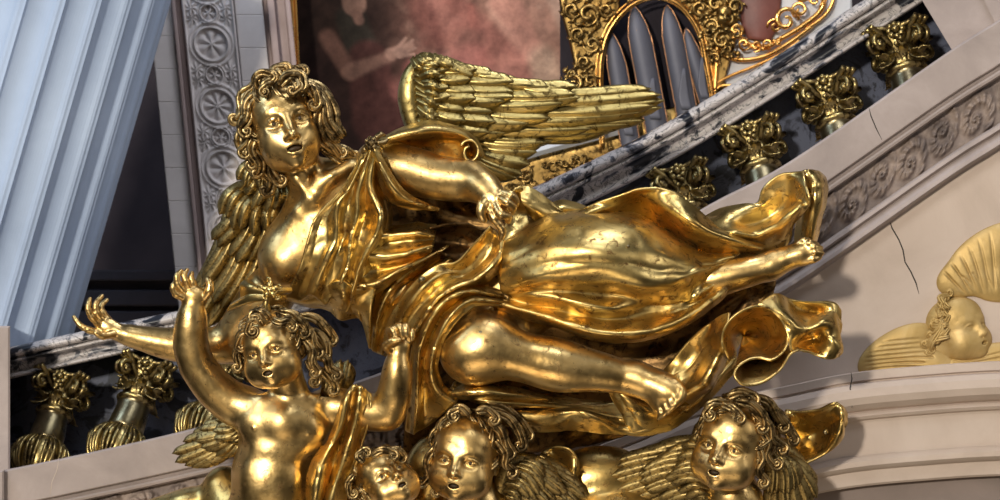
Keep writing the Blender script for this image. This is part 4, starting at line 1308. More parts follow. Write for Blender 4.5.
SHEET = [[(376, 160, 60), (420, 170, 52), (470, 190, 46), (530, 200, 40)],
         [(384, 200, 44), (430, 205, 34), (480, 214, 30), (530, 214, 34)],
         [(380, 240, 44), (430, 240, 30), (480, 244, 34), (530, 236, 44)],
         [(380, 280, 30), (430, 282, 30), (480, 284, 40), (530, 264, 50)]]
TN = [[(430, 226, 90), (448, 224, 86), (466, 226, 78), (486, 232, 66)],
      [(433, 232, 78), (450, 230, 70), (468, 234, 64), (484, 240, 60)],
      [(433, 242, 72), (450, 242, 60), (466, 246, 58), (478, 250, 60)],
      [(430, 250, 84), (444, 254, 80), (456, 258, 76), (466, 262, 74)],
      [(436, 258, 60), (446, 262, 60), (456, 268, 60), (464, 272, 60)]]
cloths('robe', angel, M['cloth'], [(crease(CH), dict(nu=110)), (crease(WA), dict(nu=80)), TI, crease(DK)])
cloths('fold_shade_sheet', angel, M['fold_shade'], [(SHEET, dict(disp=wrinkle(5, 4))), (TN, dict(disp=wrinkle(9, 2.5)))])  # dark sheets carrying the shade between arm and robe in their colour
for c_, r_ in (((481, 333, 124), 3.4), ((422, 279, 113), 3.2), ((628, 246, 137), 1.6)):
    B = Bag(); V, F = sphere(PW(c_), r_, 12, 8, (1.1, .7, .85)); B.add(V, F); B.build('fixing_bolt', M['bronze'], angel)
cloths('scarf', angel, M['cloth'], [SC, BK, (ROLL, dict(nu=20, nv=60, disp=None))])
RB = [[(490, 227, 96), (472, 247, 102), (456, 263, 106), (436, 266, 106), (416, 281, 102), (400, 300, 94), (388, 322, 80), (384, 345, 64)],
      [(494, 231, 86), (479, 253, 88), (461, 270, 92), (441, 275, 108), (424, 287, 114), (410, 304, 108), (398, 326, 92), (392, 346, 70)],
      [(498, 236, 88), (488, 258, 90), (468, 276, 94), (448, 282, 96), (430, 296, 98), (417, 312, 92), (406, 330, 84), (398, 350, 66)],
      [(503, 240, 104), (497, 260, 112), (478, 278, 114), (456, 287, 112), (436, 301, 110), (424, 318, 102), (414, 336, 90), (406, 354, 70)],
      [(507, 244, 80), (503, 266, 82), (484, 285, 84), (460, 295, 84), (442, 307, 82), (430, 322, 78), (420, 340, 70), (410, 358, 56)]]
HP = [[(512, 230, 50), (545, 214, 52), (580, 210, 56), (630, 211, 54), (668, 230, 50), (705, 253, 46), (742, 251, 46)],
      [(504, 246, 90), (550, 226, 104), (590, 219, 108), (635, 223, 104), (675, 241, 92), (708, 256, 76), (738, 255, 66)],
      [(500, 264, 102), (550, 244, 130), (595, 239, 138), (640, 245, 130), (680, 258, 110), (710, 261, 86), (732, 258, 72)],
      [(500, 280, 100), (548, 262, 134), (600, 261, 144), (645, 268, 134), (684, 269, 112), (708, 266, 92), (727, 262, 74)],
      [(502, 291, 96), (545, 278, 134), (605, 281, 132), (650, 287, 130), (685, 278, 114), (706, 270, 96), (722, 266, 76)],
      [(506, 295, 88), (548, 290, 110), (605, 294, 106), (650, 297, 106), (686, 290, 97), (706, 281, 80), (722, 272, 66)],
      [(510, 298, 86), (552, 299, 110), (606, 308, 116), (648, 305, 94), (686, 301, 92), (706, 290, 86), (724, 276, 70)],
      [(506, 300, 84), (556, 310, 98), (602, 319, 100), (648, 318, 96), (686, 309, 90), (708, 295, 78), (726, 280, 64)],
      [(498, 303, 94), (545, 317, 114), (598, 333, 120), (648, 333, 116), (688, 318, 104), (713, 300, 90), (731, 282, 70)],
      [(497, 308, 78), (545, 325, 88), (598, 340, 92), (648, 339, 88), (690, 323, 78), (718, 302, 68), (734, 285, 56)]]
TH = [[(500, 291, 78), (465, 284, 88), (436, 294, 90), (420, 320, 86), (411, 352, 80), (408, 392, 72), (406, 430, 56)],
      [(502, 296, 92), (468, 291, 110), (443, 303, 114), (427, 327, 110), (418, 356, 100), (417, 395, 90), (414, 434, 70)],
      [(503, 299, 84), (470, 296, 92), (448, 310, 94), (434, 332, 90), (426, 358, 84), (425, 392, 74), (426, 426, 56)],
      [(504, 302, 98), (472, 300, 118), (452, 314, 124), (438, 338, 120), (431, 362, 110), (435, 388, 98), (454, 404, 84)],
      [(506, 307, 92), (476, 306, 108), (457, 321, 112), (444, 342, 108), (438, 364, 98), (443, 384, 86), (460, 395, 76)]]
SW = [[(548, 226, 66), (575, 213, 76), (600, 202, 84), (636, 189.5, 90), (670, 191, 90), (694, 206, 90), (716, 226, 84), (738, 236, 76), (764, 246, 58)],
      [(552, 226, 84), (580, 216, 88), (606, 208, 84), (638, 200, 72), (666, 206, 92), (690, 221, 106), (712, 233, 98), (736, 241, 88), (762, 250, 66)],
      [(560, 226, 72), (586, 219, 74), (608, 214, 68), (636, 212, 56), (662, 217, 70), (686, 234, 84), (708, 244, 80), (732, 248, 74), (758, 254, 60)],
      [(568, 226, 50), (590, 222, 54), (610, 222, 50), (636, 226, 44), (664, 232, 46), (686, 246, 54), (706, 254, 56), (730, 255, 56), (752, 258, 50)]]
UC = [[(704, 216, 26), (720, 209, 34), (744, 204, 42), (758, 203, 44), (764, 188, 48), (780, 175, 54), (803, 171, 64)],
      [(705, 222, 44), (724, 216, 54), (746, 212, 52), (764, 206, 44), (776, 194, 48), (790, 182, 56), (806, 184, 76)],
      [(707, 230, 58), (726, 227, 66), (748, 226, 46), (768, 220, 40), (784, 208, 46), (796, 198, 62), (809, 197, 84)],
      [(715, 238, 60), (734, 233, 80), (756, 235, 68), (776, 225, 76), (790, 214, 84), (800, 207, 86), (806, 210, 78)],
      [(727, 248, 48), (742, 243, 60), (760, 245, 52), (776, 240, 58), (786, 230, 66), (792, 226, 66), (794, 224, 58)],
      [(738, 258, 36), (752, 256, 44), (766, 256, 42), (778, 254, 44), (786, 246, 48), (790, 238, 48), (790, 234, 42)]]
ST = [[(802, 172, 58), (805, 185, 56), (802, 205, 46), (796, 225, 36), (794, 252, 30)],
      [(810, 170, 56), (814, 184, 66), (810, 205, 62), (804, 228, 52), (802, 252, 40)],
      [(818, 171, 44), (823, 182, 56), (820, 203, 60), (813, 228, 56), (809, 252, 44)],
      [(824, 178, 20), (827, 188, 28), (825, 205, 34), (818, 228, 36), (813, 252, 30)]]
MB = [[(519, 187, 66), (530, 188, 68), (546, 197, 66), (564, 211, 58)],
      [(522, 202, 76), (534, 206, 76), (550, 212, 70), (562, 214, 62)],
      [(528, 214, 66), (534, 220, 70), (544, 224, 68), (556, 222, 58)]]
MC = [[(508, 198, 80), (514, 191, 78), (522, 187, 74)],
      [(508, 212, 66), (516, 206, 62), (526, 204, 66)],
      [(504, 230, 82), (514, 228, 74), (528, 222, 68)],
      [(500, 244, 88), (514, 240, 86), (532, 230, 80)]]
ML = [[(550, 203, 48), (562, 199, 48), (576, 202, 44), (590, 208, 38)],
      [(550, 210, 60), (564, 208, 60), (578, 209, 54), (590, 210, 42)],
      [(550, 216, 52), (564, 217, 52), (578, 216, 46), (590, 212, 38)]]
cloths('skirt', angel, M['cloth'], [(crease(RB), dict(nu=80)), (HP, dict(nu=90, nv=90)), (crease(TH), dict(nu=80)), SW, UC, ST, MB, MC, ML])
# shade-coloured sheet and cloth under and behind the near leg, then the big scrolled hem
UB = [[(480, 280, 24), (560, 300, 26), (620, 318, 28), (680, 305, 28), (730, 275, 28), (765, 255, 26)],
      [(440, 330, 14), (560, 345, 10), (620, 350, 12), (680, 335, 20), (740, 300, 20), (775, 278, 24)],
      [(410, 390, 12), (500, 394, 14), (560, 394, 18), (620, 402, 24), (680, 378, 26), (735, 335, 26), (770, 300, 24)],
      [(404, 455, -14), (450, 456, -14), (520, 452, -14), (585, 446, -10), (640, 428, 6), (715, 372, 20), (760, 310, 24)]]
UN = [      [(462, 378, 40), (500, 388, 44), (550, 394, 38), (620, 402, 40), (680, 378, 38), (730, 345, 30), (765, 300, 26)],
      [(452, 388, 66), (476, 398, 84), (500, 402, 84), (540, 404, 62), (620, 414, 46), (668, 404, 52), (704, 372, 40), (740, 330, 30)],
      [(462, 396, 50), (500, 408, 50), (560, 410, 44), (620, 420, 44), (660, 416, 60), (700, 390, 46), (736, 350, 30)],
      [(500, 412, 42), (540, 422, 62), (572, 412, 84), (596, 416, 82), (622, 428, 60), (652, 428, 62), (690, 408, 56), (736, 360, 36)],
      [(500, 424, 40), (540, 432, 54), (572, 430, 60), (600, 434, 58), (624, 434, 52), (655, 434, 48), (694, 414, 40), (740, 366, 28)]]
LOBE = [[(452, 392, 70), (466, 384, 78), (490, 384, 80), (520, 388, 74), (548, 396, 62)],
        [(454, 394, 84), (470, 393, 96), (494, 393, 98), (520, 396, 86), (548, 400, 68)],
        [(462, 398, 74), (480, 401, 76), (500, 402, 76), (524, 402, 70), (548, 402, 60)]]
KEEL = [[(610, 392, 80), (616, 404, 76), (624, 418, 70), (630, 430, 62)],
        [(616, 390, 92), (628, 400, 92), (640, 414, 82), (650, 428, 66)],
        [(640, 398, 80), (656, 408, 78), (670, 414, 66), (680, 418, 54)],
        [(660, 410, 66), (676, 408, 60), (690, 404, 54), (700, 400, 46)]]
LL = [[(664, 372, 70), (680, 352, 76), (700, 331, 84), (716, 320, 92), (730, 314, 100)],
      [(668, 382, 84), (688, 364, 74), (702, 346, 80), (714, 332, 98), (727, 324, 112)],
      [(676, 392, 90), (694, 374, 82), (706, 356, 84), (716, 344, 100), (722, 340, 116)],
      [(684, 398, 88), (704, 384, 102), (714, 366, 104), (720, 354, 106), (724, 352, 112)],
      [(690, 404, 60), (712, 388, 70), (722, 370, 74), (727, 360, 80), (729, 358, 90)]]
hem = [(729, 360), (722, 340), (727, 324), (740, 312), (758, 306), (774, 311), (784, 324), (788, 340), (783, 352), (772, 360), (760, 358), (748, 360), (737, 368), (735, 377), (744, 385), (762, 383), (780, 370), (790, 355), (800, 349)]
hd = [108, 116, 120, 122, 118, 112, 110, 112, 118, 122, 120, 122, 128, 132, 132, 128, 120, 114, 108]
BO = []
for k, dz in ((0, 0), (.16, -12), (.34, -30), (.50, -52), (.72, -66), (.97, -72)):
    BO.append([(x+(752-x)*k+(-8*k), y+(336-y)*k, max(d+dz, 26)) for (x, y), d in zip(hem, hd)])
RT = [[(758, 305, 110), (774, 294, 96), (790, 299, 84), (812, 302, 78), (834, 303, 72), (841, 310, 64)],
      [(768, 308, 112), (784, 308, 108), (798, 311, 78), (816, 314, 66), (832, 314, 78), (842, 320, 70)],
      [(782, 322, 110), (794, 324, 112), (808, 322, 92), (822, 316, 92), (834, 314, 92), (842, 326, 74)],
      [(788, 336, 112), (800, 332, 108), (812, 328, 110), (826, 322, 108), (836, 326, 92), (840, 336, 74)],
      [(789, 344, 112), (802, 340, 90), (814, 336, 80), (826, 332, 98), (836, 336, 92), (842, 346, 78)],
      [(792, 351, 112), (804, 347, 96), (816, 346, 88), (828, 342, 100), (838, 346, 98), (842, 352, 84)],
      [(796, 352, 104), (806, 350, 100), (816, 354, 98), (826, 358, 100), (834, 358, 96), (840, 356, 88)]]
cloths('fold_shade_sheet', angel, M['fold_shade'], [(UB, dict(disp=wrinkle(15, 3)))])  # dark sheet coloured as the shade behind the leg and below the hem
cloths('billowing_hem', angel, M['cloth'], [(UN, dict(nu=70, nv=80)), LOBE, KEEL, LL, (BO, dict(nu=34, nv=150, disp=None)), RT])
# ================================================================== PUTTI AND CHERUB HEADS
putto = empty('putto_statue', (280, 470, 80), 'gilded naked putto at lower left with one arm raised and cloth over a shoulder', 'statue')
PF = Frame((273, 350, 128), 40, yaw=-14, pitch=8, roll=-16)
K = Clay()
sculpt_head(K, PF, 1, 1.2)
px_chain(K, [(284, 372, 104), (290, 392, 98), (288, 410, 96)], [19, 17, 22], 8)
# trunk
px_ell(K, (284, 428, 84), (45, 34, 34), 14, roll=8)
px_ell(K, (272, 476, 84), (40, 34, 46), 16)
px_ell(K, (270, 520, 82), (46, 36, 36), 16)
px_ell(K, (262, 423, 104), (22, 12, 17), 16, roll=8)
px_ell(K, (303, 427, 104), (22, 12, 17), 16, roll=8)
px_ell(K, (270, 480, 108), (26, 12, 28), 14)
px_chain(K, [(240, 402, 96), (262, 402, 104), (284, 404, 104)], [8, 7, 6], 10)
px_chain(K, [(334, 400, 92), (314, 402, 102), (294, 404, 104)], [8, 7, 6], 10)
px_ell(K, (282, 424, 112), (12, 10, 14), 12)
px_ell(K, (279, 448, 108), (24, 10, 10), 12)
px_ell(K, (254, 428, 117), (1.6, 1.6, 1.6), 1.5); px_ell(K, (308, 433, 117), (1.6, 1.6, 1.6), 1.5)
# raised arm
px_chain(K, [(250, 408, 84), (234, 404, 86), (214, 388, 90), (197, 366, 94)], [20, 19.5, 18, 16.5], 8, 10)
px_chain(K, [(197, 366, 94), (191, 345, 98), (191, 325, 102), (193, 308, 104)], [16.5, 16.5, 15, 11.5], 6, 10)
px_ell(K, (194, 296, 106), (14, 8.5, 10.5), 5, roll=15)
fingers(K, [([(184, 298, 108), (176, 294, 112), (173, 287, 114), (177, 281, 113)], [4.6, 4, 3.6, 2.8]),
            ([(185, 292, 110), (178, 284, 115), (177, 276, 116), (181, 271, 113)], [4.5, 4, 3.5, 2.7]),
            ([(190, 289, 108), (186, 281, 112), (184, 275, 112), (187, 270, 109)], [4.4, 3.9, 3.4, 2.6]),
            ([(195, 289, 104), (193, 283, 107), (191, 277, 107), (192, 273, 105)], [4.2, 3.7, 3.2, 2.6]),
            ([(204, 298, 108), (209, 291, 111), (210, 284, 111), (208, 279, 109)], [5.2, 4.8, 4.4, 3.3])])
# other arm, bent up against the angel's folds
px_chain(K, [(326, 408, 84), (348, 410, 90), (370, 412, 98), (388, 414, 104)], [20, 18.5, 17, 16], 8, 10)
px_chain(K, [(388, 412, 104), (394, 394, 110), (397, 374, 114), (398, 358, 116)], [16, 15.5, 14, 10.5], 6, 10)
px_ell(K, (399, 346, 117), (11, 9, 11), 5, roll=10)
fingers(K, [([(392, 340, 120), (390, 331, 126), (393, 330, 133), (396, 338, 134)], [4.8, 4.4, 4.0, 3.2]),
            ([(398, 338, 121), (397, 328, 127), (400, 327, 134), (402, 335, 135)], [4.8, 4.5, 4.1, 3.2]),
            ([(404, 338, 120), (404, 328, 126), (406, 327, 133), (407, 335, 134)], [4.7, 4.4, 4.0, 3.2]),
            ([(409, 341, 118), (411, 332, 123), (412, 332, 129), (412, 339, 130)], [4.4, 4.0, 3.6, 2.9]),
            ([(391, 352, 120), (386, 346, 128), (392, 341, 135), (399, 340, 137)], [5.0, 4.5, 4.0, 3.2])])
grow_boxes(K, 'body', M['gold'], putto, [(228, 322, 302, 396.6, 60, 175, .55), (160, 229.5, 262, 322, 70, 130, .6), (160, 229.5, 320.5, 430, 50, 140, 1.2), (228, 345, 395, 520, 30, 140, 1.1), (343.5, 425, 362, 440, 50, 140, 1.2), (372, 425, 318, 363.5, 90, 140, .6)])
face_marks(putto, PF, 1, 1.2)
B = Bag()
head_hair(B, PF, 21, n=80, rad=.062, fringe=.66, length=.85, curl=1.3, down=-.35, ax=(.76, .84, .72))
K2 = Clay(); K2.ell(PF(0, -.28, .25), np.array((.74, .76, .70))*PF.s, PF.R, 1)
V, F = K2.grow(*head_box(PF, 1.3), 1.6); B.add(V, F)
for pts, r, c in (
    ([(262, 324, 158), (256, 318, 160), (250, 322, 158), (248, 330, 156)], 3.77, (5, 1.2, -1)),
    ([(270, 318, 156), (262, 312, 160), (256, 312, 158)], 3.77, (5.5, 1.3, -1)),
    ([(272, 320, 158), (280, 322, 162), (288, 320, 160), (294, 324, 156)], 3.61, (4, 1.1, 1)),
    ([(280, 312, 150), (292, 314, 150), (302, 322, 148), (308, 330, 144)], 3.94, (4.5, 1.2, 1)),
    ([(246, 330, 148), (240, 336, 146), (238, 346, 142)], 3.69, (3.5, 1.1, -1)),
    ([(298, 322, 144), (310, 332, 142), (314, 344, 140), (320, 350, 134)], 4.10, (4.5, 1.1, 1)),
    ([(306, 330, 132), (318, 334, 130), (326, 344, 128), (328, 354, 124)], 4.26, (4.5, 1.2, 1)),
    ([(304, 340, 142), (312, 350, 140), (312, 362, 138), (318, 370, 132)], 3.94, (4, 1.2, 1)),
    ([(314, 350, 128), (326, 358, 126), (330, 368, 122), (338, 372, 118)], 4.10, (4, 1.1, 1)),
    ([(306, 360, 132), (314, 370, 130), (318, 380, 126)], 3.94, (4, 1.1, 1)),
    ([(298, 316, 134), (314, 318, 130), (326, 328, 126), (334, 338, 120)], 4.26, (4, 1, 1)),
    ([(318, 368, 118), (330, 378, 114), (336, 388, 110)], 4.10, (4, 1, 1)),
    ([(242, 344, 132), (236, 354, 128), (240, 366, 126)], 3.61, (3.5, 1.1, 1))):
    strand(B, pts, r, curl=c)
B.build('hair', M['hair'], putto)
# knot with a rosette and two flying ends above the hair
B = Bag()
for e in range(5):
    a = math.radians(18+72*e); o = (270+9*math.cos(a), 290-9*math.sin(a), 150)
    P = [(270, 290, 148), ((270+o[0])/2, (290+o[1])/2, 152), o]
    V, F = tube(PW(crom(P, 10)), [2.4, 3.0, 2.0], 8); B.add(V, F)
    spiral(B, (o[0]+1.5*math.cos(a+.6), o[1]-1.5*math.sin(a+.6)), 2.8, 1.0, 150, 1.2, a, 1, n=12)
V, F = sphere(PW((270, 290, 152)), 3.6, 12, 10); B.add(V, F)
V, F = tube(PW(crom([(269, 296, 146), (266, 304, 146), (267, 312, 144)], 10)), [2.8, 3.2, 3.6], 8, 1, 4, .15); B.add(V, F)
B.add(*loft([np.array(r, float) for r in ([(264, 291, 146), (254, 284, 138), (246, 280, 128)], [(264, 294, 150), (248, 294, 142), (238, 297, 128)], [(265, 298, 146), (248, 302, 134), (228, 311, 118)])], 20, 30, 2.2, lambda u, v: 3*np.sin(u*9)))
B.add(*loft([np.array(r, float) for r in ([(276, 290, 146), (284, 288, 140), (291, 288, 132)], [(276, 293, 150), (282, 294, 142), (288, 294, 132)], [(274, 296, 146), (280, 299, 138), (284, 300, 130)])], 14, 20, 2.2, lambda u, v: 2*np.sin(u*8)))
B.build('ribbon_knot', M['cloth'], putto)
# cloth falling from the shoulder
SH = [[(352, 386, 118), (343, 398, 116), (336, 420, 112), (325, 444, 110), (314, 466, 108), (308, 505, 104)],
      [(354, 386, 128), (347, 398, 130), (341, 424, 126), (330, 448, 124), (320, 470, 122), (314, 505, 118)],
      [(357, 386, 124), (352, 400, 114), (347, 426, 108), (338, 452, 106), (330, 476, 104), (322, 505, 100)],
      [(361, 387, 128), (359, 402, 130), (354, 428, 124), (346, 454, 122), (338, 478, 120), (330, 505, 116)],
      [(366, 390, 122), (365, 406, 112), (360, 430, 106), (353, 456, 104), (346, 480, 102), (340, 505, 98)],
      [(370, 394, 116), (371, 408, 116), (366, 432, 110), (358, 458, 106), (350, 482, 100), (346, 505, 90)]]
SH2 = [[(322, 446, 100), (312, 462, 108), (308, 480, 108), (306, 506, 104)],
       [(330, 448, 112), (322, 466, 122), (318, 484, 122), (314, 506, 118)],
       [(336, 452, 100), (332, 468, 106), (328, 486, 106), (324, 506, 100)]]
cloths('shoulder_cloth', putto, M['cloth'], [SH, SH2])
def small_wing(parent, rows, core, seed=1, name='wing'):
    B = Bag()
    for i, (R, T, n, w, bend) in enumerate(rows):
        feather_row(B, R, T, int(n*1.5), w*.72, 3, seed+i, bend=bend*(1+i), droop=5, arch=.6)
    if core:
        K2 = Clay(); P = np.array([c[0] for c in core], float)
        px_chain(K2, P, [c[1] for c in core], 4, 10)
        lo = PW(P).min(0)-30; hi = PW(P).max(0)+30
        V, F = K2.grow(lo, hi, 1.4); B.add(V, F)
    return B.build(name, M['smallwing'], parent)
small_wing(putto, [([(236, 414, 50), (238, 428, 52), (240, 442, 50)], [(192, 436, 44), (174, 456, 44), (184, 464, 46), (210, 466, 48)], 7, 6, -.05),
                   ([(238, 412, 58), (240, 424, 60), (242, 438, 58)], [(206, 428, 54), (196, 440, 56), (208, 452, 56), (226, 456, 56)], 7, 5.5, -.05),
                   ([(240, 412, 66), (242, 420, 68), (244, 434, 66)], [(218, 422, 64), (214, 434, 66), (226, 444, 66)], 5, 5, -.05)], [((238, 412, 48), 8), ((232, 428, 44), 12), ((222, 440, 38), 7)], 30)
small_wing(putto, [([(322, 396, 66), (330, 398, 66), (342, 396, 62)], [(330, 362, 60), (342, 360, 62), (350, 368, 58)], 5, 6, .05),
                   ([(322, 398, 74), (332, 400, 74)], [(326, 374, 72), (342, 374, 70)], 4, 5.5, .05)], [((326, 398, 60), 9), ((336, 380, 54), 8)], 40)

def cherub(label, fr, neck, boxes, hair, strands, extra=None, name='cherub_head_statue'):
    c = (fr.c[0]+500, 250-fr.c[2], 0)
    root = empty(name, (c[0], c[1]+30, 20), label, 'statue', None)
    K = Clay(); sculpt_head(K, fr, 1, 1.1)
    for pts, R in neck: px_chain(K, pts, R, 8, 8)
    if extra: extra(K)
    grow_boxes(K, 'body', M['gold'], root, boxes)
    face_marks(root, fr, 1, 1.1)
    B = Bag(); head_hair(B, fr, **hair)
    K2 = Clay(); K2.ell(fr(0, -.28, .25), np.array((.74, .76, .70))*fr.s, fr.R, 1)
    V, F = K2.grow(*head_box(fr, 1.3), 1.6); B.add(V, F)
    for pts, r, cc in strands: strand(B, pts, r, curl=cc)
    B.build('hair', M['hair'], root)
    return root
# right-hand cherub with spread wings
F4 = Frame((732, 446, 70), 47, yaw=-22, pitch=2, roll=12)
c4 = cherub('gilded winged cherub head looking left, lowest on the right, curls swept back', F4,
    [([(728, 486, 40), (736, 505, 36)], [22, 26])], [(680, 800, 390, 510, 0, 120, .6)],
    dict(seed=8, n=100, rad=.062, fringe=.68, length=.95, down=-.35, wind=.3, ax=(.75, .84, .72)),
    [([(724, 402, 108), (712, 404, 110), (706, 412, 108)], 4.10, (5, 1.1, -1)), ([(728, 398, 104), (740, 392, 104), (754, 396, 100)], 4.51, (5, 1.1, 1)),
     ([(736, 402, 112), (750, 404, 110), (762, 414, 104), (766, 426, 98)], 4.51, (5, 1.1, 1)), ([(750, 396, 92), (768, 402, 88), (778, 416, 82), (786, 424, 76)], 4.51, (4.5, 1, 1)),
     ([(752, 412, 104), (768, 424, 98), (772, 438, 92), (784, 446, 84)], 4.26, (4.5, 1, 1)), ([(758, 428, 96), (768, 442, 92), (766, 456, 88), (774, 466, 82)], 4.10, (4, 1.2, -1)),
     ([(756, 444, 92), (762, 458, 90), (758, 470, 88), (766, 480, 82)], 4.10, (4, 1.2, 1)), ([(762, 404, 80), (780, 414, 74), (790, 430, 68), (796, 438, 64)], 4.10, (4, 1, 1)),
     ([(720, 404, 106), (732, 408, 114), (742, 416, 114)], 3.77, (4, 1.2, 1)), ([(704, 416, 92), (700, 428, 88), (702, 440, 84)], 3.28, None)])
small_wing(c4, [([(712, 500, 30), (708, 480, 32), (704, 455, 34), (700, 438, 34)], [(668, 512, 20), (630, 500, 20), (612, 480, 22), (620, 462, 24), (650, 450, 28)], 9, 8, .05),
                ([(712, 500, 40), (708, 478, 42), (702, 446, 44)], [(680, 506, 34), (646, 492, 34), (640, 474, 36), (660, 456, 38)], 7, 7, .05),
                ([(712, 500, 50), (708, 476, 52), (700, 440, 54)], [(690, 502, 46), (670, 486, 46), (670, 468, 48), (688, 438, 50)], 7, 6, .05)], [((702, 428, 44), 8), ((704, 450, 36), 14), ((700, 490, 26), 18)], 50)
small_wing(c4, [([(764, 446, 40), (774, 444, 42), (790, 456, 40)], [(770, 512, 34), (790, 516, 36), (812, 508, 34), (816, 488, 30)], 8, 8, -.06),
                ([(762, 450, 52), (772, 448, 54), (786, 456, 52)], [(768, 492, 48), (786, 492, 50), (802, 484, 46)], 6, 7, -.06)], [((758, 452, 34), 9), ((776, 446, 36), 10), ((796, 460, 30), 9)], 60)
CU = [[(786, 410, 6), (800, 412, 14), (818, 410, 24), (832, 404, 36), (842, 405, 34), (847, 414, 26)],
      [(784, 418, 16), (800, 420, 4), (816, 418, 8), (830, 412, 26), (842, 412, 40), (847, 422, 28)],
      [(784, 432, 10), (800, 436, -8), (816, 434, -6), (830, 428, 14), (840, 428, 38), (844, 434, 26)],
      [(788, 446, 10), (800, 450, -2), (814, 450, 0), (826, 444, 14), (834, 442, 28), (838, 444, 22)],
      [(794, 460, 20), (804, 464, 20), (814, 460, 20), (822, 456, 20), (828, 452, 20), (832, 450, 16)]]
cu = cloths('cloud_scroll', c4, M['cloth'], [CU])
B = Bag(); V, F = sphere(PW((826, 432, 20)), 3.0, 12, 10, (1, .6, 1)); B.add(V, F); B.build('rivet', M['bronze'], cu)
# middle cherub
F3 = Frame((466, 458, 74), 45, yaw=-14, pitch=2, roll=6)
c3 = cherub('gilded cherub head with open mouth under the angel, bottom centre, hair blown right', F3,
    [([(472, 492, 44), (478, 512, 40)], [24, 30])], [(415, 525, 405, 512, 0, 125, .6)],
    dict(seed=13, n=100, rad=.062, fringe=.72, length=.9, down=-.35, wind=.35, ax=(.74, .84, .70)),
    [([(470, 414, 116), (460, 408, 118), (452, 412, 116)], 4.10, (4.5, 1.1, -1)), ([(476, 412, 114), (486, 410, 112), (496, 416, 108)], 4.10, (5, 1, 1)),
     ([(488, 420, 106), (500, 430, 102), (506, 444, 96), (512, 452, 90)], 4.51, (4.5, 1, 1)), ([(492, 412, 96), (508, 418, 90), (518, 430, 84), (524, 444, 78)], 4.51, (4.5, 1, 1)),
     ([(496, 440, 98), (506, 452, 94), (506, 464, 90), (514, 470, 84)], 4.10, (4, 1, 1)), ([(442, 438, 92), (437, 450, 90), (440, 462, 88), (435, 472, 84)], 4.10, (4, 1.1, -1)),
     ([(436, 446, 88), (428, 460, 86), (430, 474, 84), (424, 484, 80)], 4.10, (4, 1.1, 1)), ([(438, 462, 84), (432, 478, 82), (438, 490, 80)], 3.77, (3.5, 1, 1)),
     ([(486, 404, 86), (504, 408, 80), (520, 422, 72), (530, 434, 66)], 4.51, (4, 1, 1))])
small_wing(c3, [([(508, 498, 44), (510, 480, 46), (522, 462, 48), (540, 456, 46)], [(540, 520, 40), (566, 512, 42), (584, 498, 40), (574, 478, 38)], 9, 7, -.05),
                ([(506, 496, 56), (512, 474, 58), (530, 460, 58)], [(532, 510, 54), (552, 504, 56), (566, 492, 54), (556, 472, 52)], 7, 6, -.05),
                ([(504, 490, 66), (510, 470, 68), (524, 460, 68)], [(524, 500, 66), (540, 494, 68), (546, 478, 66)], 5, 5.5, -.05)], [((500, 488, 52), 9), ((508, 466, 54), 10), ((530, 462, 48), 9), ((548, 478, 36), 10)], 70)
# small upturned cherub
F2 = Frame((386, 482, 96), 36, yaw=24, pitch=24, roll=-28)
c2 = cherub('small gilded cherub head gazing upward at bottom edge, between the putto and the middle cherub', F2,
    [([(396, 508, 70), (404, 524, 64)], [18, 24])], [(342, 430, 440, 520, 30, 140, .6)],
    dict(seed=17, n=80, rad=.060, fringe=.72, length=.7, down=-.35, ax=(.74, .82, .70)),
    [([(372, 456, 130), (382, 450, 132), (394, 452, 130)], 3.28, (4, 1.1, 1)), ([(364, 462, 126), (358, 456, 124), (364, 450, 122)], 3.28, (4, 1.1, 1)), ([(386, 450, 122), (398, 450, 120), (404, 456, 116)], 3.28, (4, 1, 1)),
     ([(354, 474, 116), (348, 484, 114), (350, 494, 110)], 3.28, (3.5, 1, -1))])
# gilded clouds low between the heads
def cloud(name, label, lumps, boxes, extra=None, leaf=None):
    root = empty(name, lumps[0][0], label, 'cloud')
    K = Clay()
    for c, r, ro in lumps: px_ell(K, c, r, 10, roll=ro)
    if extra: extra(K)
    grow_boxes(K, 'billow', M['cloth'], root, boxes)
    if leaf: cloths('curled_edge', root, M['cloth'], leaf)
    return root
cloud('gilded_cloud', 'smooth gilded cloud with a curled edge between the middle and right cherubs',
      [((596, 480, 0), (52, 30, 34), -8), ((640, 500, -4), (48, 30, 34), 0), ((560, 500, 4), (30, 26, 30), 0), ((610, 520, 10), (60, 34, 34), 0), ((690, 520, -10), (50, 26, 30), 0)],
      [(500, 740, 430, 512, -70, 60, 1.4)],
      leaf=[[[(542, 452, 30), (556, 447, 40), (570, 450, 48), (578, 460, 44), (580, 474, 36)],
             [(546, 460, 42), (558, 458, 30), (568, 462, 34), (573, 470, 44), (572, 484, 40)],
             [(552, 470, 30), (560, 470, 22), (566, 476, 24), (568, 484, 30), (564, 494, 30)]]])
cloud('gilded_cloud', 'gilded cloud mass under the angel, filling the dark gap behind the small upturned cherub',
      [((430, 470, 20), (26, 24, 38), 20), ((410, 520, 10), (60, 30, 40), 0), ((340, 505, 40), (40, 26, 22), 0)],
      [(300, 470, 420, 512, -30, 80, 1.5)])
cloud('gilded_cloud', 'low gilded cloud at the bottom left beside the seated putto',
      [((196, 502, 20), (34, 24, 16), -6), ((224, 490, 30), (22, 22, 24), 10), ((244, 512, 40), (40, 30, 30), 0), ((168, 508, 14), (26, 16, 12), 0)],
      [(130, 290, 460, 512, -20, 90, 1.4)])

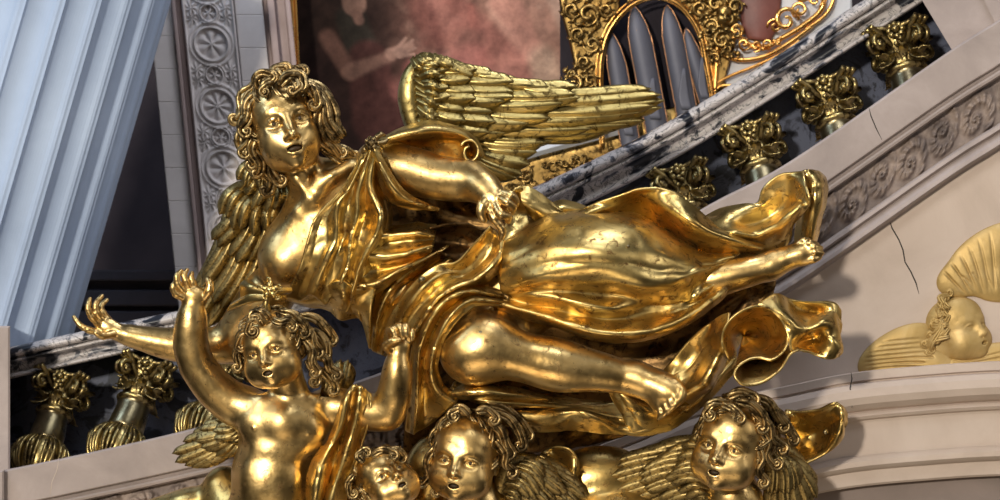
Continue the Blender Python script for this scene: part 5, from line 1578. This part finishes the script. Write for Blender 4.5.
# gilded relief on the spandrel
rel = empty('relief_cherub', (950, 330, -75), 'matt gold relief of a winged cherub face on the pink stone spandrel at right', 'relief')
K = Clay(); sculpt_head(K, Frame((958, 330, -76), 36, yaw=44, pitch=8, roll=-12), 1, 1.0, ears=False)
px_ell(K, (945, 345, -80), (26, 16, 20), 8)
lo = (400, 20, -130); hi = (520, 120, -28)
V, F = K.grow(lo, hi, .7)
V = relax(V, F, 2, lo, hi, .7)
V[:, 1] = 76+(V[:, 1]-76)*.55
B = Bag(); B.add(V, F); B.build('face', M['relief'], rel)
B = Bag()
rg = random.Random(2)
for i in range(26):
    a = i/25
    x0, y0 = 930+40*math.sin(a*2.6-.6)-4, 352-64*a
    P = [(944+rg.uniform(-6, 6), 332-24*a+rg.uniform(-5, 5), -60), (936+8*a+rg.uniform(-5, 5), 345-46*a+rg.uniform(-4, 4), -64), (928+20*a+rg.uniform(-4, 4), 350-54*a+rg.uniform(-4, 4), -70)]
    strand(B, P, 2.6, curl=(2.6, .9, rg.choice((-1, 1))), n=12)
B.build('hair', M['relief'], rel)
def relief_wing(lobes, grooves, lo, hi):
    """low wing: swelling lobes with shallow cut feather lines"""
    K = Clay()
    for c, r, ro in lobes: px_ell(K, c, r, 5, roll=ro)
    for g in grooves: px_chain(K, g, [.7, 1.1, 1.1, .5], 1.6, 12, mode='s')
    V, F = K.grow(lo, hi, .8)
    B = Bag(); B.add(relax(V, F, 2, lo, hi, .8), F); B.build('wing', M['relief'], rel)
def fan(A, Bq, C, n):
    """n curves from polyline A over Bq to C"""
    a, b, c = crom(np.array(A, float), n), crom(np.array(Bq, float), n), crom(np.array(C, float), n)
    return [[tuple(a[i]), tuple((a[i]*.4+b[i]*.6)), tuple(b[i]*.6+c[i]*.4), tuple(c[i])] for i in range(n)]
relief_wing([((992, 258, -75), (54, 6.5, 30), -32), ((962, 278, -75), (27, 6, 19), -20), ((1010, 282, -75), (40, 6, 20), -10)],
            fan([(1010, 300, -69), (990, 297, -69), (965, 294, -70)], [(1020, 262, -68.5), (985, 262, -68.5), (952, 280, -70)], [(1030, 222, -70), (978, 238, -70), (940, 268, -71)], 9)
            + fan([(1005, 300, -69), (975, 296, -69)], [(1000, 285, -68.5), (972, 284, -69)], [(996, 268, -68.5), (962, 276, -69)], 4),
            (430, 60, -60), (560, 90, 45))
relief_wing([((896, 350, -75), (44, 6.5, 20), -30), ((916, 360, -75), (34, 7, 16), -12), ((936, 366, -75), (26, 8, 14), 0)],
            fan([(930, 338, -69), (934, 352, -68.5), (930, 368, -69)], [(905, 340, -68.5), (900, 354, -68), (900, 366, -69)], [(884, 342, -70), (866, 358, -70.5), (868, 370, -71)], 7),
            (345, 60, -130), (470, 90, -68))
relief_wing([((990, 360, -75), (44, 7.5, 17), -10), ((965, 368, -75), (36, 8, 13), 0)],
            fan([(955, 360, -68), (955, 372, -68)], [(985, 352, -67.5), (985, 370, -67.5)], [(1020, 342, -68), (1020, 366, -68)], 5),
            (425, 60, -130), (560, 90, -88))
